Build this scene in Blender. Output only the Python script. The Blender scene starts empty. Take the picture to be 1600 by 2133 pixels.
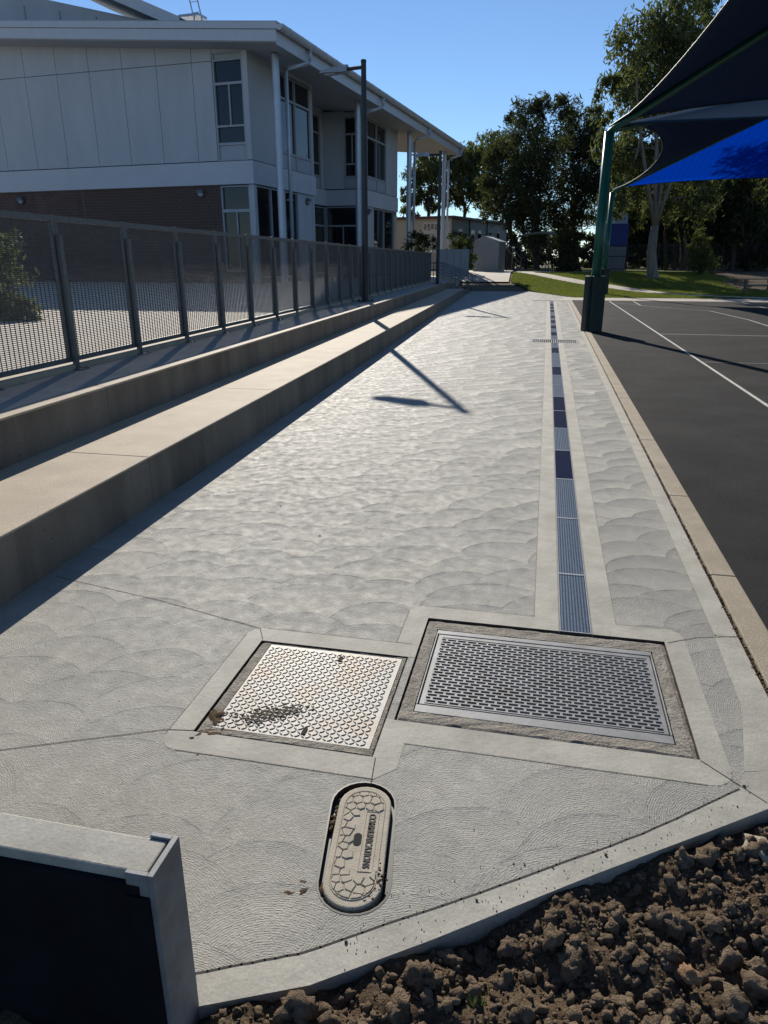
import bpy, bmesh, math, random
import numpy as np
from mathutils import Vector, Matrix
random.seed(7); RNG = np.random.default_rng(11)
SC = bpy.context.scene
COL = SC.collection

# ------------------------------------------------------------------ camera, sky, sun, exposure
F_PX, CX, CY, CAM_H = 1490.0, 800.0, 1066.5, 1.70
PITCH = math.atan((CY - 544.0) / F_PX)
YAW = math.atan(343.0 / math.hypot(F_PX, CY - 544.0))
_h = Vector((-math.sin(YAW), math.cos(YAW), 0))
FW = _h * math.cos(PITCH) + Vector((0, 0, -math.sin(PITCH)))
RT = Vector((math.cos(YAW), math.sin(YAW), 0))
UP = RT.cross(FW)
cam = bpy.data.cameras.new('camera'); camo = bpy.data.objects.new('camera', cam); COL.objects.link(camo)
camo.location = (0, 0, CAM_H)
camo.rotation_euler = Matrix((RT, UP, -FW)).transposed().to_euler()
cam.sensor_fit = 'VERTICAL'; cam.sensor_height = 36.0; cam.lens = F_PX / 2133.0 * 36.0
cam.clip_start = 0.05; cam.clip_end = 2000
SC.camera = camo

SUN_AZ, SUN_EL = math.radians(19.6), math.radians(28.7)      # azimuth measured from +Y towards -X
SUN = Vector((-math.sin(SUN_AZ) * math.cos(SUN_EL), math.cos(SUN_AZ) * math.cos(SUN_EL), math.sin(SUN_EL)))
w = bpy.data.worlds.new('World'); SC.world = w; w.use_nodes = True
nt = w.node_tree; nt.nodes.clear()
sky = nt.nodes.new('ShaderNodeTexSky'); sky.sky_type = 'NISHITA'; sky.sun_disc = False
sky.sun_elevation = SUN_EL; sky.sun_rotation = -SUN_AZ
sky.air_density = 1.0; sky.dust_density = 0.0; sky.ozone_density = 5.0; sky.altitude = 1200
bg = nt.nodes.new('ShaderNodeBackground'); bg.inputs[1].default_value = 0.105
wo = nt.nodes.new('ShaderNodeOutputWorld')
nt.links.new(sky.outputs[0], bg.inputs[0]); nt.links.new(bg.outputs[0], wo.inputs[0])
sl = bpy.data.lights.new('sun', 'SUN'); sl.energy = 5.0; sl.angle = math.radians(0.53); sl.color = (1.0, 0.93, 0.82)
so = bpy.data.objects.new('sun', sl); COL.objects.link(so)
so.rotation_euler = SUN.to_track_quat('Z', 'Y').to_euler(); so.location = (-20, 40, 40)
SC.view_settings.view_transform = 'Standard'; SC.view_settings.look = 'None'
SC.view_settings.exposure = 0.15; SC.view_settings.gamma = 1.0

# ------------------------------------------------------------------ helpers
def at(px, py, Y):
    d = FW * F_PX + RT * (px - CX) - UP * (py - CY)
    return Vector((0, 0, CAM_H)) + d * (Y / d.y)

def fmesh(name, V, Fc, mat=None, parent=None, smooth=False, attr=None):
    """mesh from arrays; Fc is an (n,k) array or a list of index lists"""
    me = bpy.data.meshes.new(name)
    V = np.asarray(V, dtype=np.float32)
    if isinstance(Fc, np.ndarray):
        n, k = Fc.shape
        me.vertices.add(len(V)); me.vertices.foreach_set('co', V.ravel())
        me.loops.add(n * k); me.loops.foreach_set('vertex_index', Fc.astype(np.int32).ravel())
        me.polygons.add(n)
        me.polygons.foreach_set('loop_start', np.arange(0, n * k, k, dtype=np.int32))
        me.polygons.foreach_set('loop_total', np.full(n, k, dtype=np.int32))
        me.update(calc_edges=True); me.validate()
    else:
        me.from_pydata([tuple(map(float, v)) for v in V], [], Fc); me.update()
    if smooth: me.polygons.foreach_set('use_smooth', [True] * len(me.polygons))
    if mat: me.materials.append(mat)
    o = bpy.data.objects.new(name, me); COL.objects.link(o)
    if parent: o.parent = parent
    return o

class MB:
    def __init__(s): s.v = []; s.f = []
    def add(s, vs, fs):
        b = len(s.v); s.v += [tuple(v) for v in vs]; s.f += [[i + b for i in f] for f in fs]; return s
    def box(s, x0, x1, y0, y1, z0, z1):
        if x0 > x1: x0, x1 = x1, x0
        if y0 > y1: y0, y1 = y1, y0
        if z0 > z1: z0, z1 = z1, z0
        return s.add([(x0,y0,z0),(x1,y0,z0),(x1,y1,z0),(x0,y1,z0),(x0,y0,z1),(x1,y0,z1),(x1,y1,z1),(x0,y1,z1)],
                     [[0,3,2,1],[4,5,6,7],[0,1,5,4],[1,2,6,5],[2,3,7,6],[3,0,4,7]])
    def hexa(s, lo, hi):
        """prism between two quads (lists of 4 points)"""
        n = len(lo)
        return s.add(list(lo) + list(hi), [list(range(n))[::-1], list(range(n, 2*n))] + [[i, (i+1) % n, n+(i+1) % n, n+i] for i in range(n)])
    def prism(s, poly, z0, z1):
        return s.hexa([(p[0], p[1], z0) for p in poly], [(p[0], p[1], z1) for p in poly])
    def tube(s, pts, rad, n=8, caps=True):
        pts = [Vector(p) for p in pts]; rings = []; b = len(s.v)
        if not hasattr(rad, '__len__'): rad = [rad] * len(pts)
        for i, p in enumerate(pts):
            d = (pts[min(i+1, len(pts)-1)] - pts[max(i-1, 0)])
            d = d.normalized() if d.length > 1e-9 else Vector((0,0,1))
            a = d.cross(Vector((0,0,1)) if abs(d.z) < .95 else Vector((1,0,0))).normalized(); c = d.cross(a)
            for k in range(n):
                t = 2*math.pi*k/n; s.v.append(tuple(p + (a*math.cos(t) + c*math.sin(t)) * rad[i]))
        for i in range(len(pts)-1):
            for k in range(n):
                k2 = (k+1) % n; s.f.append([b+i*n+k, b+(i+1)*n+k, b+(i+1)*n+k2, b+i*n+k2])
        if caps:
            s.f.append([b+k for k in range(n)]); m = b+(len(pts)-1)*n; s.f.append([m+k for k in range(n)][::-1])
        return s
    def bar(s, p0, p1, w, h, up=(0,0,1)):
        p0, p1 = Vector(p0), Vector(p1); d = (p1-p0).normalized(); u = Vector(up)
        a = d.cross(u).normalized(); c = a.cross(d)
        q = lambda p: [p+a*w/2+c*h/2, p-a*w/2+c*h/2, p-a*w/2-c*h/2, p+a*w/2-c*h/2]
        return s.hexa(q(p0), q(p1))
    def build(s, name, mat, parent=None, smooth=False, bevel=0, seg=2):
        o = fmesh(name, s.v, s.f, mat, parent, smooth)
        bm = bmesh.new(); bm.from_mesh(o.data); bmesh.ops.recalc_face_normals(bm, faces=bm.faces); bm.to_mesh(o.data); bm.free()
        if bevel:
            m = o.modifiers.new('bevel', 'BEVEL'); m.width = bevel; m.segments = seg; m.limit_method = 'ANGLE'
        return o

def tag(o, label, cat, group=None):
    o['label'] = label; o['category'] = cat
    if group: o['group'] = group
    return o
def struct(o): o['kind'] = 'structure'; return o
def stuff(o): o['kind'] = 'stuff'; return o
def thing(name, label, cat, loc=(0,0,0), rz=0, group=None):
    o = bpy.data.objects.new(name, None); COL.objects.link(o); o.empty_display_size = .2
    o.location = loc; o.rotation_euler = (0, 0, rz); return tag(o, label, cat, group)
def copy_tree(o, parent=None):
    c = o.copy(); COL.objects.link(c); c.parent = parent
    for ch in list(o.children): copy_tree(ch, c)
    return c
def part_copy(o, parent, loc=(0,0,0), rot=None):
    c = o.copy(); COL.objects.link(c); c.parent = parent; c.location = loc
    if rot: c.rotation_euler = rot
    return c

# ------------------------------------------------------------------ materials
class G:
    """small node-expression helper"""
    def __init__(s, m): s.nt = m.node_tree
    def n(s, t, **kw):
        x = s.nt.nodes.new(t)
        for k, v in kw.items(): setattr(x, k, v)
        return x
    def put(s, sock, v):
        if hasattr(v, 'is_output'): s.nt.links.new(v, sock)
        else: sock.default_value = v
    def m(s, op, a, b=0.0, c=None):
        x = s.n('ShaderNodeMath', operation=op); s.put(x.inputs[0], a); s.put(x.inputs[1], b)
        if c is not None: s.put(x.inputs[2], c)
        return x.outputs[0]
    def noise(s, vec, scale, detail=4, rough=.55):
        x = s.n('ShaderNodeTexNoise'); s.put(x.inputs['Vector'], vec); x.inputs['Scale'].default_value = scale
        x.inputs['Detail'].default_value = detail; x.inputs['Roughness'].default_value = rough; return x
    def ramp(s, f, a, b, c0, c1):
        x = s.n('ShaderNodeMapRange'); s.put(x.inputs[0], f); x.inputs[1].default_value = a; x.inputs[2].default_value = b
        x.inputs[3].default_value = c0; x.inputs[4].default_value = c1; return x.outputs[0]
    def mix(s, f, a, b, bt='MIX'):
        x = s.n('ShaderNodeMix', data_type='RGBA', blend_type=bt); s.put(x.inputs[0], f); s.put(x.inputs[6], a); s.put(x.inputs[7], b); return x.outputs[2]
    def bump(s, h, dist, strength=1.0, normal=None):
        x = s.n('ShaderNodeBump'); s.put(x.inputs['Height'], h); x.inputs['Distance'].default_value = dist; x.inputs['Strength'].default_value = strength
        if normal is not None: s.put(x.inputs['Normal'], normal)
        return x.outputs[0]

def c4(c): return (c[0], c[1], c[2], 1.0)
def new_mat(name):
    m = bpy.data.materials.new(name); m.use_nodes = True
    return m, G(m), m.node_tree.nodes['Principled BSDF']

def mat(name, col, rough=.7, metal=0, var=.25, scale=3.0, bump=0.0, bscale=60.0, spec=.4, dirt=None, dscale=1.5, damt=.5, stretch=None, speck=0, speckscale=300, pits=0):
    m, g, p = new_mat(name)
    tc = g.n('ShaderNodeTexCoord'); v = tc.outputs['Object']
    if stretch:
        mp = g.n('ShaderNodeMapping'); mp.inputs['Scale'].default_value = stretch; g.put(mp.inputs[0], v); v = mp.outputs[0]
    n1 = g.noise(v, scale, 6, .6)
    lo = c4([c*(1-var) for c in col]); hi = c4([min(1, c*(1+var)) for c in col])
    cc = g.mix(g.ramp(n1.outputs[0], .3, .7, 0, 1), lo, hi)
    if dirt:
        n2 = g.noise(v, dscale, 5, .65)
        cc = g.mix(g.ramp(n2.outputs[0], .5, .72, 0, damt), cc, c4(dirt))
    if speck:
        n3 = g.noise(tc.outputs['Object'], speckscale, 2, .5)
        cc = g.mix(g.ramp(n3.outputs[0], .35, .65, 0, speck), cc, c4([c*.45 for c in col]))
    if pits:
        vo = g.n('ShaderNodeTexVoronoi'); g.put(vo.inputs['Vector'], tc.outputs['Object']); vo.inputs['Scale'].default_value = pits
        sc_ = g.n('ShaderNodeSeparateColor'); g.put(sc_.inputs[0], vo.outputs['Color'])
        hole = g.m('MULTIPLY', g.m('LESS_THAN', vo.outputs['Distance'], .13), g.m('GREATER_THAN', sc_.outputs[0], .8))
        cc = g.mix(hole, cc, c4([c*.25 for c in col]))
    g.put(p.inputs['Base Color'], cc)
    p.inputs['Roughness'].default_value = rough; p.inputs['Metallic'].default_value = metal; p.inputs['Specular IOR Level'].default_value = spec
    if bump:
        nb = g.noise(tc.outputs['Object'], bscale, 5, .65)
        g.put(p.inputs['Normal'], g.bump(nb.outputs[0], bump))
    return m

def leaf_mat(name, col, col2, trans=.35):
    m = bpy.data.materials.new(name); m.use_nodes = True; g = G(m); nt = m.node_tree
    nt.nodes.remove(nt.nodes['Principled BSDF']); out = nt.nodes['Material Output']
    geo = g.n('ShaderNodeNewGeometry')
    cc = g.mix(geo.outputs['Random Per Island'], c4(col), c4(col2))
    d = g.n('ShaderNodeBsdfPrincipled'); g.put(d.inputs['Base Color'], cc); d.inputs['Roughness'].default_value = .65; d.inputs['Specular IOR Level'].default_value = .12
    t = g.n('ShaderNodeBsdfTranslucent'); g.put(t.inputs[0], g.mix(.5, cc, c4((.16,.2,.03))))
    mx = g.n('ShaderNodeMixShader'); mx.inputs[0].default_value = trans
    nt.links.new(d.outputs[0], mx.inputs[1]); nt.links.new(t.outputs[0], mx.inputs[2]); nt.links.new(mx.outputs[0], out.inputs[0])
    return m

def swirl_concrete():
    """concrete finished with overlapping swirl-trowel arcs"""
    m, g, p = new_mat('swirl_concrete')
    tc = g.n('ShaderNodeTexCoord'); obj = tc.outputs['Object']
    sep = g.n('ShaderNodeSeparateXYZ'); sep0 = g.n('ShaderNodeSeparateXYZ'); g.put(sep0.inputs[0], obj)
    dn = g.noise(obj, 1.6, 2, .5)
    off = g.n('ShaderNodeVectorMath', operation='MULTIPLY_ADD'); g.put(off.inputs[0], dn.outputs['Color']); off.inputs[1].default_value = (.08,.08,0); g.put(off.inputs[2], obj)
    g.put(sep.inputs[0], off.outputs[0]); x, y = sep.outputs[0], sep.outputs[1]
    DX, DY, R = .42, .235, .315
    j0 = g.m('FLOOR', g.m('DIVIDE', y, DY))
    dist = None; rid = None
    for dj in (2, 1, 0, -1):
        j = g.m('ADD', j0, float(dj))
        cbx = g.n('ShaderNodeCombineXYZ'); g.put(cbx.inputs[0], j)
        wr = g.n('ShaderNodeTexWhiteNoise', noise_dimensions='3D'); g.put(wr.inputs['Vector'], cbx.outputs[0])
        ox = g.m('MULTIPLY', wr.outputs['Value'], DX)
        i0 = g.m('FLOOR', g.m('DIVIDE', g.m('SUBTRACT', x, ox), DX))
        for di in (0, 1):
            i = g.m('ADD', i0, float(di))
            cb = g.n('ShaderNodeCombineXYZ'); g.put(cb.inputs[0], i); g.put(cb.inputs[1], j); cb.inputs[2].default_value = 3.7
            wn = g.n('ShaderNodeTexWhiteNoise', noise_dimensions='3D'); g.put(wn.inputs['Vector'], cb.outputs[0])
            sp = g.n('ShaderNodeSeparateColor'); g.put(sp.inputs[0], wn.outputs['Color'])
            cx = g.m('ADD', g.m('MULTIPLY', i, DX), g.m('ADD', ox, g.m('MULTIPLY', sp.outputs[0], .14)))
            cy = g.m('ADD', g.m('MULTIPLY', j, DY), g.m('MULTIPLY', sp.outputs[1], .12))
            ax = g.m('SUBTRACT', x, cx); ay = g.m('SUBTRACT', y, cy)
            d = g.m('SQRT', g.m('ADD', g.m('MULTIPLY', ax, ax), g.m('MULTIPLY', ay, ay)))
            rr = g.m('ADD', R-.05, g.m('MULTIPLY', sp.outputs[2], .10))
            dd = g.m('DIVIDE', d, rr)
            if dist is None: dist, rid = dd, wn.outputs['Value']
            else:
                ins = g.m('LESS_THAN', dd, 1.0)
                dist = g.m('ADD', g.m('MULTIPLY', dd, ins), g.m('MULTIPLY', dist, g.m('SUBTRACT', 1.0, ins)))
                rid = g.m('ADD', g.m('MULTIPLY', wn.outputs['Value'], ins), g.m('MULTIPLY', rid, g.m('SUBTRACT', 1.0, ins)))
    dist = g.m('MINIMUM', dist, 1.2)
    st = g.noise(obj, 2.6, 6, .7); fine = g.noise(obj, 190, 4, .7); mid = g.noise(obj, 14, 4, .6); big = g.noise(obj, .9, 4, .6)
    f2 = g.noise(obj, 55, 3, .6)
    phase = g.m('ADD', g.m('ADD', g.m('MULTIPLY', dist, 250.0), g.m('MULTIPLY', mid.outputs[0], 12.0)), g.m('MULTIPLY', f2.outputs[0], 9.0))
    ridge = g.m('SINE', phase)
    amp = g.m('MULTIPLY', g.ramp(f2.outputs[0], .42, .66, .1, 1.5), g.ramp(st.outputs[0], .35, .6, .35, 1.15))
    h = g.m('MULTIPLY', ridge, g.m('MULTIPLY', amp, .00048))
    h = g.m('ADD', h, g.m('MULTIPLY', fine.outputs[0], .0026))
    h = g.m('ADD', h, g.m('MULTIPLY', g.m('POWER', dist, 2.4), g.m('MULTIPLY', g.ramp(sep0.outputs[1], 2.0, 4.2, .25, 1.0), .024)))
    h = g.m('ADD', h, g.m('MULTIPLY', g.m('MULTIPLY', g.ramp(dist, .96, 1.0, 0, 1), g.ramp(mid.outputs[0], .4, .6, 0, 1)), .0016))
    h = g.m('ADD', h, g.m('MULTIPLY', mid.outputs[0], .0014))
    gr_ = g.noise(obj, 75, 3, .75)
    h = g.m('ADD', h, g.m('MULTIPLY', gr_.outputs[0], .0035))
    g.put(p.inputs['Normal'], g.bump(h, 1.0))
    cc = g.mix(g.ramp(big.outputs[0], .3, .7, 0, 1), c4((.315,.303,.262)), c4((.45,.432,.37)))
    cc = g.mix(g.m('MULTIPLY', g.m('POWER', dist, 3.0), g.m('MULTIPLY', g.ramp(mid.outputs[0], .35, .65, .02, .24), g.ramp(sep0.outputs[1], 2.0, 4.2, .35, 1.0))), cc, c4((.255,.252,.24)))  # shading at the arc rims painted into the colour, all round each disc
    cc = g.mix(g.ramp(rid, 0, 1, .0, .4), cc, c4((.30,.29,.26)))
    cc = g.mix(g.ramp(gr_.outputs[0], .36, .52, .4, 0), cc, c4((.22,.215,.2)))
    cc = g.mix(g.ramp(st.outputs[0], .54, .72, 0, .5), cc, c4((.56,.515,.42)))
    cc = g.mix(g.ramp(fine.outputs[0], .34, .5, .45, 0), cc, c4((.2,.195,.18)))
    g.put(p.inputs['Base Color'], cc)
    g.put(p.inputs['Roughness'], g.ramp(mid.outputs[0], .3, .7, .52, .8)); p.inputs['Specular IOR Level'].default_value = .32
    return m

M = {}
M['swirl'] = swirl_concrete()
M['smooth'] = mat('smooth_concrete', (.41,.392,.335), .75, var=.2, scale=5, bump=.0025, bscale=30, dirt=(.27,.255,.22), dscale=1.6, damt=.75, speck=.25, speckscale=110)
M['bench'] = mat('bench_concrete', (.48,.395,.285), .75, var=.12, scale=2.5, bump=.004, bscale=140, dirt=(.29,.24,.185), dscale=1.2, damt=.5, speck=.35, speckscale=170)
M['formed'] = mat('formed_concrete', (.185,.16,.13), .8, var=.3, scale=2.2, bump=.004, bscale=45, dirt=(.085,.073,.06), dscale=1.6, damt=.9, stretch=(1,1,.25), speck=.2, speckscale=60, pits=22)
M['terrace'] = mat('terrace_concrete', (.37,.34,.29), .75, var=.12, scale=3, bump=.003, bscale=120, speck=.25, speckscale=150)
M['yard'] = mat('yard_concrete', (.55,.49,.40), .8, var=.1, scale=1.2, bump=.003, bscale=60, dirt=(.4,.36,.3), dscale=.8, damt=.4)
M['kerb'] = mat('old_kerb_concrete', (.43,.36,.265), .8, var=.14, scale=4, bump=.006, bscale=150, dirt=(.3,.25,.18), dscale=3, damt=.5, speck=.5, speckscale=140)
M['asphalt'] = mat('asphalt', (.04,.04,.041), .85, var=.4, scale=1.1, bump=.018, bscale=120, spec=.12, speck=.6, speckscale=200, dirt=(.065,.062,.056), dscale=.35, damt=.8)
M['paint'] = mat('white_line_paint', (.62,.61,.55), .6, var=.12, scale=6, bump=.003, bscale=160, dirt=(.16,.16,.15), dscale=9, damt=.8)
M['joint'] = mat('joint_filler', (.035,.032,.03), .85, var=.3, scale=30)
M['mortar_bed'] = mat('pit_mortar', (.37,.335,.275), .9, var=.25, scale=12, bump=.012, bscale=90, dirt=(.2,.165,.13), dscale=9, damt=.8, speck=.5, speckscale=110)
M['galv'] = mat('galvanised_steel', (.23,.235,.24), .6, .15, var=.22, scale=9, dirt=(.16,.14,.12), dscale=12, damt=.6, bump=.0006, bscale=80)
M['galv_fence'] = mat('fence_galvanised_steel', (.15,.155,.16), .5, .55, var=.2, scale=14)
M['blade'] = mat('louvre_blade_steel', (.085,.088,.092), .5, .3, var=.15, scale=14)
M['tread'] = mat('tread_plate_steel', (.27,.262,.24), .55, .1, var=.14, scale=18, dirt=(.27,.19,.125), dscale=5, damt=.85, bump=.0008, bscale=120)
M['rust'] = mat('rusty_steel_edge', (.075,.05,.036), .8, .1, var=.4, scale=40, bump=.003, bscale=80)
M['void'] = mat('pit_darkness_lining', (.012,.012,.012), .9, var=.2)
M['grate_plain'] = mat('drain_grate_steel', (.075,.115,.17), .4, .3, var=.2, scale=30)
M['grate_rim'] = mat('drain_grate_rim', (.36,.38,.39), .5, .2, var=.15, scale=20)
M['grate_navy'] = mat('drain_grate_navy', (.004,.013,.055), .9, 0, spec=.03, var=.25, scale=20)
M['lid'] = mat('pit_lid_concrete', (.46,.41,.32), .75, var=.1, scale=14, bump=.002, bscale=240, dirt=(.28,.24,.18), dscale=16, damt=.5, speck=.3, speckscale=300)
M['lidtext'] = mat('lid_lettering', (.10,.09,.075), .8, var=.2)
M['plastic'] = mat('black_pit_plastic', (.02,.02,.021), .45, var=.3, scale=20)
M['shadeblack'] = mat('shade_black_face', (.009,.009,.011), .7, var=.5, scale=4, spec=.15)  # near-black base colour stands in for deep shade on the wall's near side
M['soil'] = mat('soil', (.15,.106,.068), .95, var=.45, scale=22, bump=.02, bscale=130, dirt=(.22,.16,.105), dscale=6, damt=.7, spec=.12)
M['clod'] = mat('soil_clods', (.25,.186,.126), .95, var=.45, scale=30, bump=.02, bscale=180, dirt=(.35,.26,.175), dscale=9, damt=.6, spec=.12)
M['mud'] = mat('dried_mud', (.13,.115,.09), .95, var=.3, scale=60, spec=.1)
M['rock'] = mat('pale_rock', (.42,.36,.27), .9, var=.2, scale=20, bump=.02, bscale=70)
M['orange_rock'] = mat('orange_stone', (.30,.17,.09), .9, var=.2, scale=30, bump=.01, bscale=120)
M['lawn'] = mat('lawn_soil', (.13,.145,.035), .95, var=.35, scale=.7, bump=.05, bscale=14, dirt=(.16,.13,.06), dscale=.6, damt=.55, spec=.1)
M['earth'] = mat('bare_ground', (.13,.105,.07), .95, var=.3, scale=.4, spec=.1)
M['litter'] = mat('leaf_litter', (.10,.075,.05), .95, var=.5, scale=3, bump=.05, bscale=20, spec=.1)
M['path'] = mat('footpath_concrete', (.46,.41,.34), .8, var=.12, scale=1.5, dirt=(.35,.28,.2), dscale=.6, damt=.4)
M['brick'] = mat('dark_brick', (.105,.066,.054), .85, var=.3, scale=1.7, bump=.006, bscale=60)
M['mortar'] = mat('brick_mortar', (.24,.215,.2), .9, var=.15)
M['panel'] = mat('pale_cladding', (.44,.455,.475), .6, var=.07, scale=.9, stretch=(1,1,.3), dirt=(.36,.375,.39), dscale=.7, damt=.4)
M['gap'] = mat('cladding_backing', (.06,.065,.07), .9, var=.1)
M['band'] = mat('pale_render_band', (.50,.515,.54), .65, var=.05, scale=.8)
M['frame'] = mat('grey_window_frame', (.33,.345,.37), .45, .1, var=.08)
M['infill'] = mat('grey_infill_panel', (.36,.38,.41), .5, var=.06)
M['soffit'] = mat('soffit_sheet', (.40,.405,.41), .7, var=.05)
M['fascia'] = mat('painted_fascia', (.52,.535,.56), .45, .1, var=.05)
M['roof'] = mat('metal_roofing', (.36,.37,.39), .4, .4, var=.1)
M['column'] = mat('painted_steel_column', (.40,.44,.50), .35, .35, var=.08)
M['lampcap'] = mat('bulkhead_light', (.10,.11,.12), .4, var=.1)
M['lamplens'] = mat('bulkhead_lens', (.32,.33,.34), .3, var=.05)
M['beige'] = mat('beige_wall', (.52,.44,.34), .7, var=.06)
M['poleblk'] = mat('charcoal_pole', (.028,.031,.036), .45, .2, var=.15)
M['ledhead'] = mat('grey_luminaire', (.33,.34,.35), .35, .4, var=.1)
M['green'] = mat('green_powdercoat', (.006,.085,.055), .32, .1, var=.12, scale=4)
M['greenpad'] = mat('dark_green_post_pad', (.004,.020,.020), .55, var=.3, scale=6, bump=.004, bscale=20)
M['bark'] = mat('pale_bark', (.19,.165,.135), .9, var=.35, scale=5, bump=.05, bscale=9, stretch=(1,1,.3))
M['darkbark'] = mat('dark_bark', (.055,.045,.037), .95, var=.35, scale=5, bump=.05, bscale=9)
M['shedwall'] = mat('grey_sheet_steel', (.30,.31,.325), .45, .3, var=.06)
M['redroof'] = mat('brown_red_roof_edge', (.14,.065,.05), .6, var=.15)
M['demwall'] = mat('demountable_cladding', (.30,.30,.30), .7, var=.08, stretch=(1,1,.2))
M['banner'] = mat('banner_vinyl', (.66,.60,.50), .6, var=.04)
M['bannerpic'] = mat('banner_pictures', (.27,.2,.16), .6, var=.7, scale=2.6)
M['bannertxt'] = mat('banner_print', (.06,.055,.06), .6, var=.1)
M['black'] = mat('black_steel', (.014,.014,.016), .5, .2, var=.1)
M['bluepanel'] = mat('blue_cladding', (.012,.03,.17), .5, var=.1)
M['greydoor'] = mat('grey_roller_door', (.25,.25,.26), .6, var=.06)
M['timber'] = mat('weathered_timber', (.2,.17,.13), .85, var=.2)

def glass_mat():
    m, g, p = new_mat('window_glass'); p.inputs['Base Color'].default_value = (.012,.014,.018,1); p.inputs['Roughness'].default_value = .04
    p.inputs['Specular IOR Level'].default_value = .5; return m
M['glass'] = glass_mat()

def sail_mat(name, base, tr, f):
    m = bpy.data.materials.new(name); m.use_nodes = True; g = G(m); nt = m.node_tree; p = nt.nodes['Principled BSDF']; out = nt.nodes['Material Output']
    tc = g.n('ShaderNodeTexCoord'); wv = g.n('ShaderNodeTexWave'); g.put(wv.inputs['Vector'], tc.outputs['Object']); wv.inputs['Scale'].default_value = 1.2; wv.inputs['Distortion'].default_value = 1.5
    n = g.noise(tc.outputs['Object'], 2.0, 4)
    p.inputs['Base Color'].default_value = c4(base); p.inputs['Specular IOR Level'].default_value = 0.0; p.inputs['Roughness'].default_value = .7
    t = g.n('ShaderNodeBsdfTranslucent'); g.put(t.inputs[0], g.mix(g.m('MULTIPLY', wv.outputs[0], .3), c4(tr), c4([c*.75 for c in tr])))
    mx = g.n('ShaderNodeMixShader'); mx.inputs[0].default_value = f
    nt.links.new(p.outputs[0], mx.inputs[1]); nt.links.new(t.outputs[0], mx.inputs[2]); nt.links.new(mx.outputs[0], out.inputs[0]); return m
M['sail'] = sail_mat('royal_blue_shade_cloth', (.008,.05,.2), (.0,.25,.8), .6)
M['sail_dark'] = sail_mat('navy_shade_cloth', (.055,.085,.13), (.03,.065,.16), .4)
M['gum'] = leaf_mat('gum_leaves', (.06,.075,.03), (.135,.14,.068), .42)
M['sheoak'] = leaf_mat('sheoak_needles', (.03,.038,.022), (.068,.072,.042), .3)
M['olive'] = leaf_mat('olive_leaves', (.06,.075,.024), (.13,.135,.05), .45)
M['shrub'] = leaf_mat('shrub_leaves', (.03,.045,.02), (.07,.085,.035), .3)
M['purple'] = leaf_mat('grey_green_shrub_leaves', (.09,.10,.06), (.17,.17,.11), .4)
M['grass'] = leaf_mat('grass_blades', (.14,.18,.03), (.26,.27,.07), .45)

# ------------------------------------------------------------------ ground and paving
def terr(Y):
    t = min(max((Y - 43.0) / 14.0, 0), 1); return .9 * t * t * (3 - 2*t)
S = -.042                                                  # the terrace runs 2.4 degrees off the path
def xb(Y): return -2.54 + S*Y                              # front of the lower step
def xu(Y): return -3.372 + S*Y                             # front of the upper step
def xf(Y): return -4.25 + S*Y                              # fence line
Z1, Z2 = .361, .693

gx = np.concatenate([np.linspace(-900, -60, 8), np.linspace(-40, 60, 26), np.linspace(80, 900, 8)])
gy = np.concatenate([[-300, -60], np.linspace(-10, 42, 12), np.linspace(43, 60, 18), np.linspace(66, 130, 9), [200, 400, 900, 1500]])
V = [(x, y, terr(y) - .35 + (.05 if y > 42 else 0)*0 + (0 if y < 43 else .3)) for y in gy for x in gx]
nx = len(gx)
Fq = np.array([[j*nx+i, j*nx+i+1, (j+1)*nx+i+1, (j+1)*nx+i] for j in range(len(gy)-1) for i in range(nx-1)])
struct(fmesh('ground', V, Fq, M['earth'], smooth=True))

def fill(name, outer, holes, z, mat, depth=None):
    """flat polygon with holes, optional side faces down to depth"""
    bm = bmesh.new(); edges = []; loops = []
    for lp in [outer] + holes:
        vs = [bm.verts.new((p[0], p[1], z)) for p in lp]; loops.append(vs)
        edges += [bm.edges.new((vs[i], vs[(i+1) % len(vs)])) for i in range(len(vs))]
    bmesh.ops.triangle_fill(bm, use_beauty=True, use_dissolve=False, edges=edges, normal=(0,0,1))
    for f in bm.faces:
        if f.normal.z < 0: f.normal_flip()
    if depth is not None:
        for li, vs in enumerate(loops):
            lo = [bm.verts.new((v.co.x, v.co.y, depth)) for v in vs]
            for i in range(len(vs)):
                k = (i+1) % len(vs); bm.faces.new((vs[i], lo[i], lo[k], vs[k]))
    me = bpy.data.meshes.new(name); bm.to_mesh(me); bm.free(); me.materials.append(mat)
    o = bpy.data.objects.new(name, me); COL.objects.link(o); return o

def oval(cx, cy, hw, hl, n=12, rot=0):
    pts = []
    for k in range(n+1):
        t = math.pi*k/n; pts.append((hw*math.cos(t), (hl-hw) + hw*math.sin(t)))
    for k in range(n+1):
        t = math.pi + math.pi*k/n; pts.append((hw*math.cos(t), -(hl-hw) + hw*math.sin(t)))
    c, s = math.cos(rot), math.sin(rot)
    return [(cx + c*x - s*y, cy + s*x + c*y) for x, y in pts]

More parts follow.
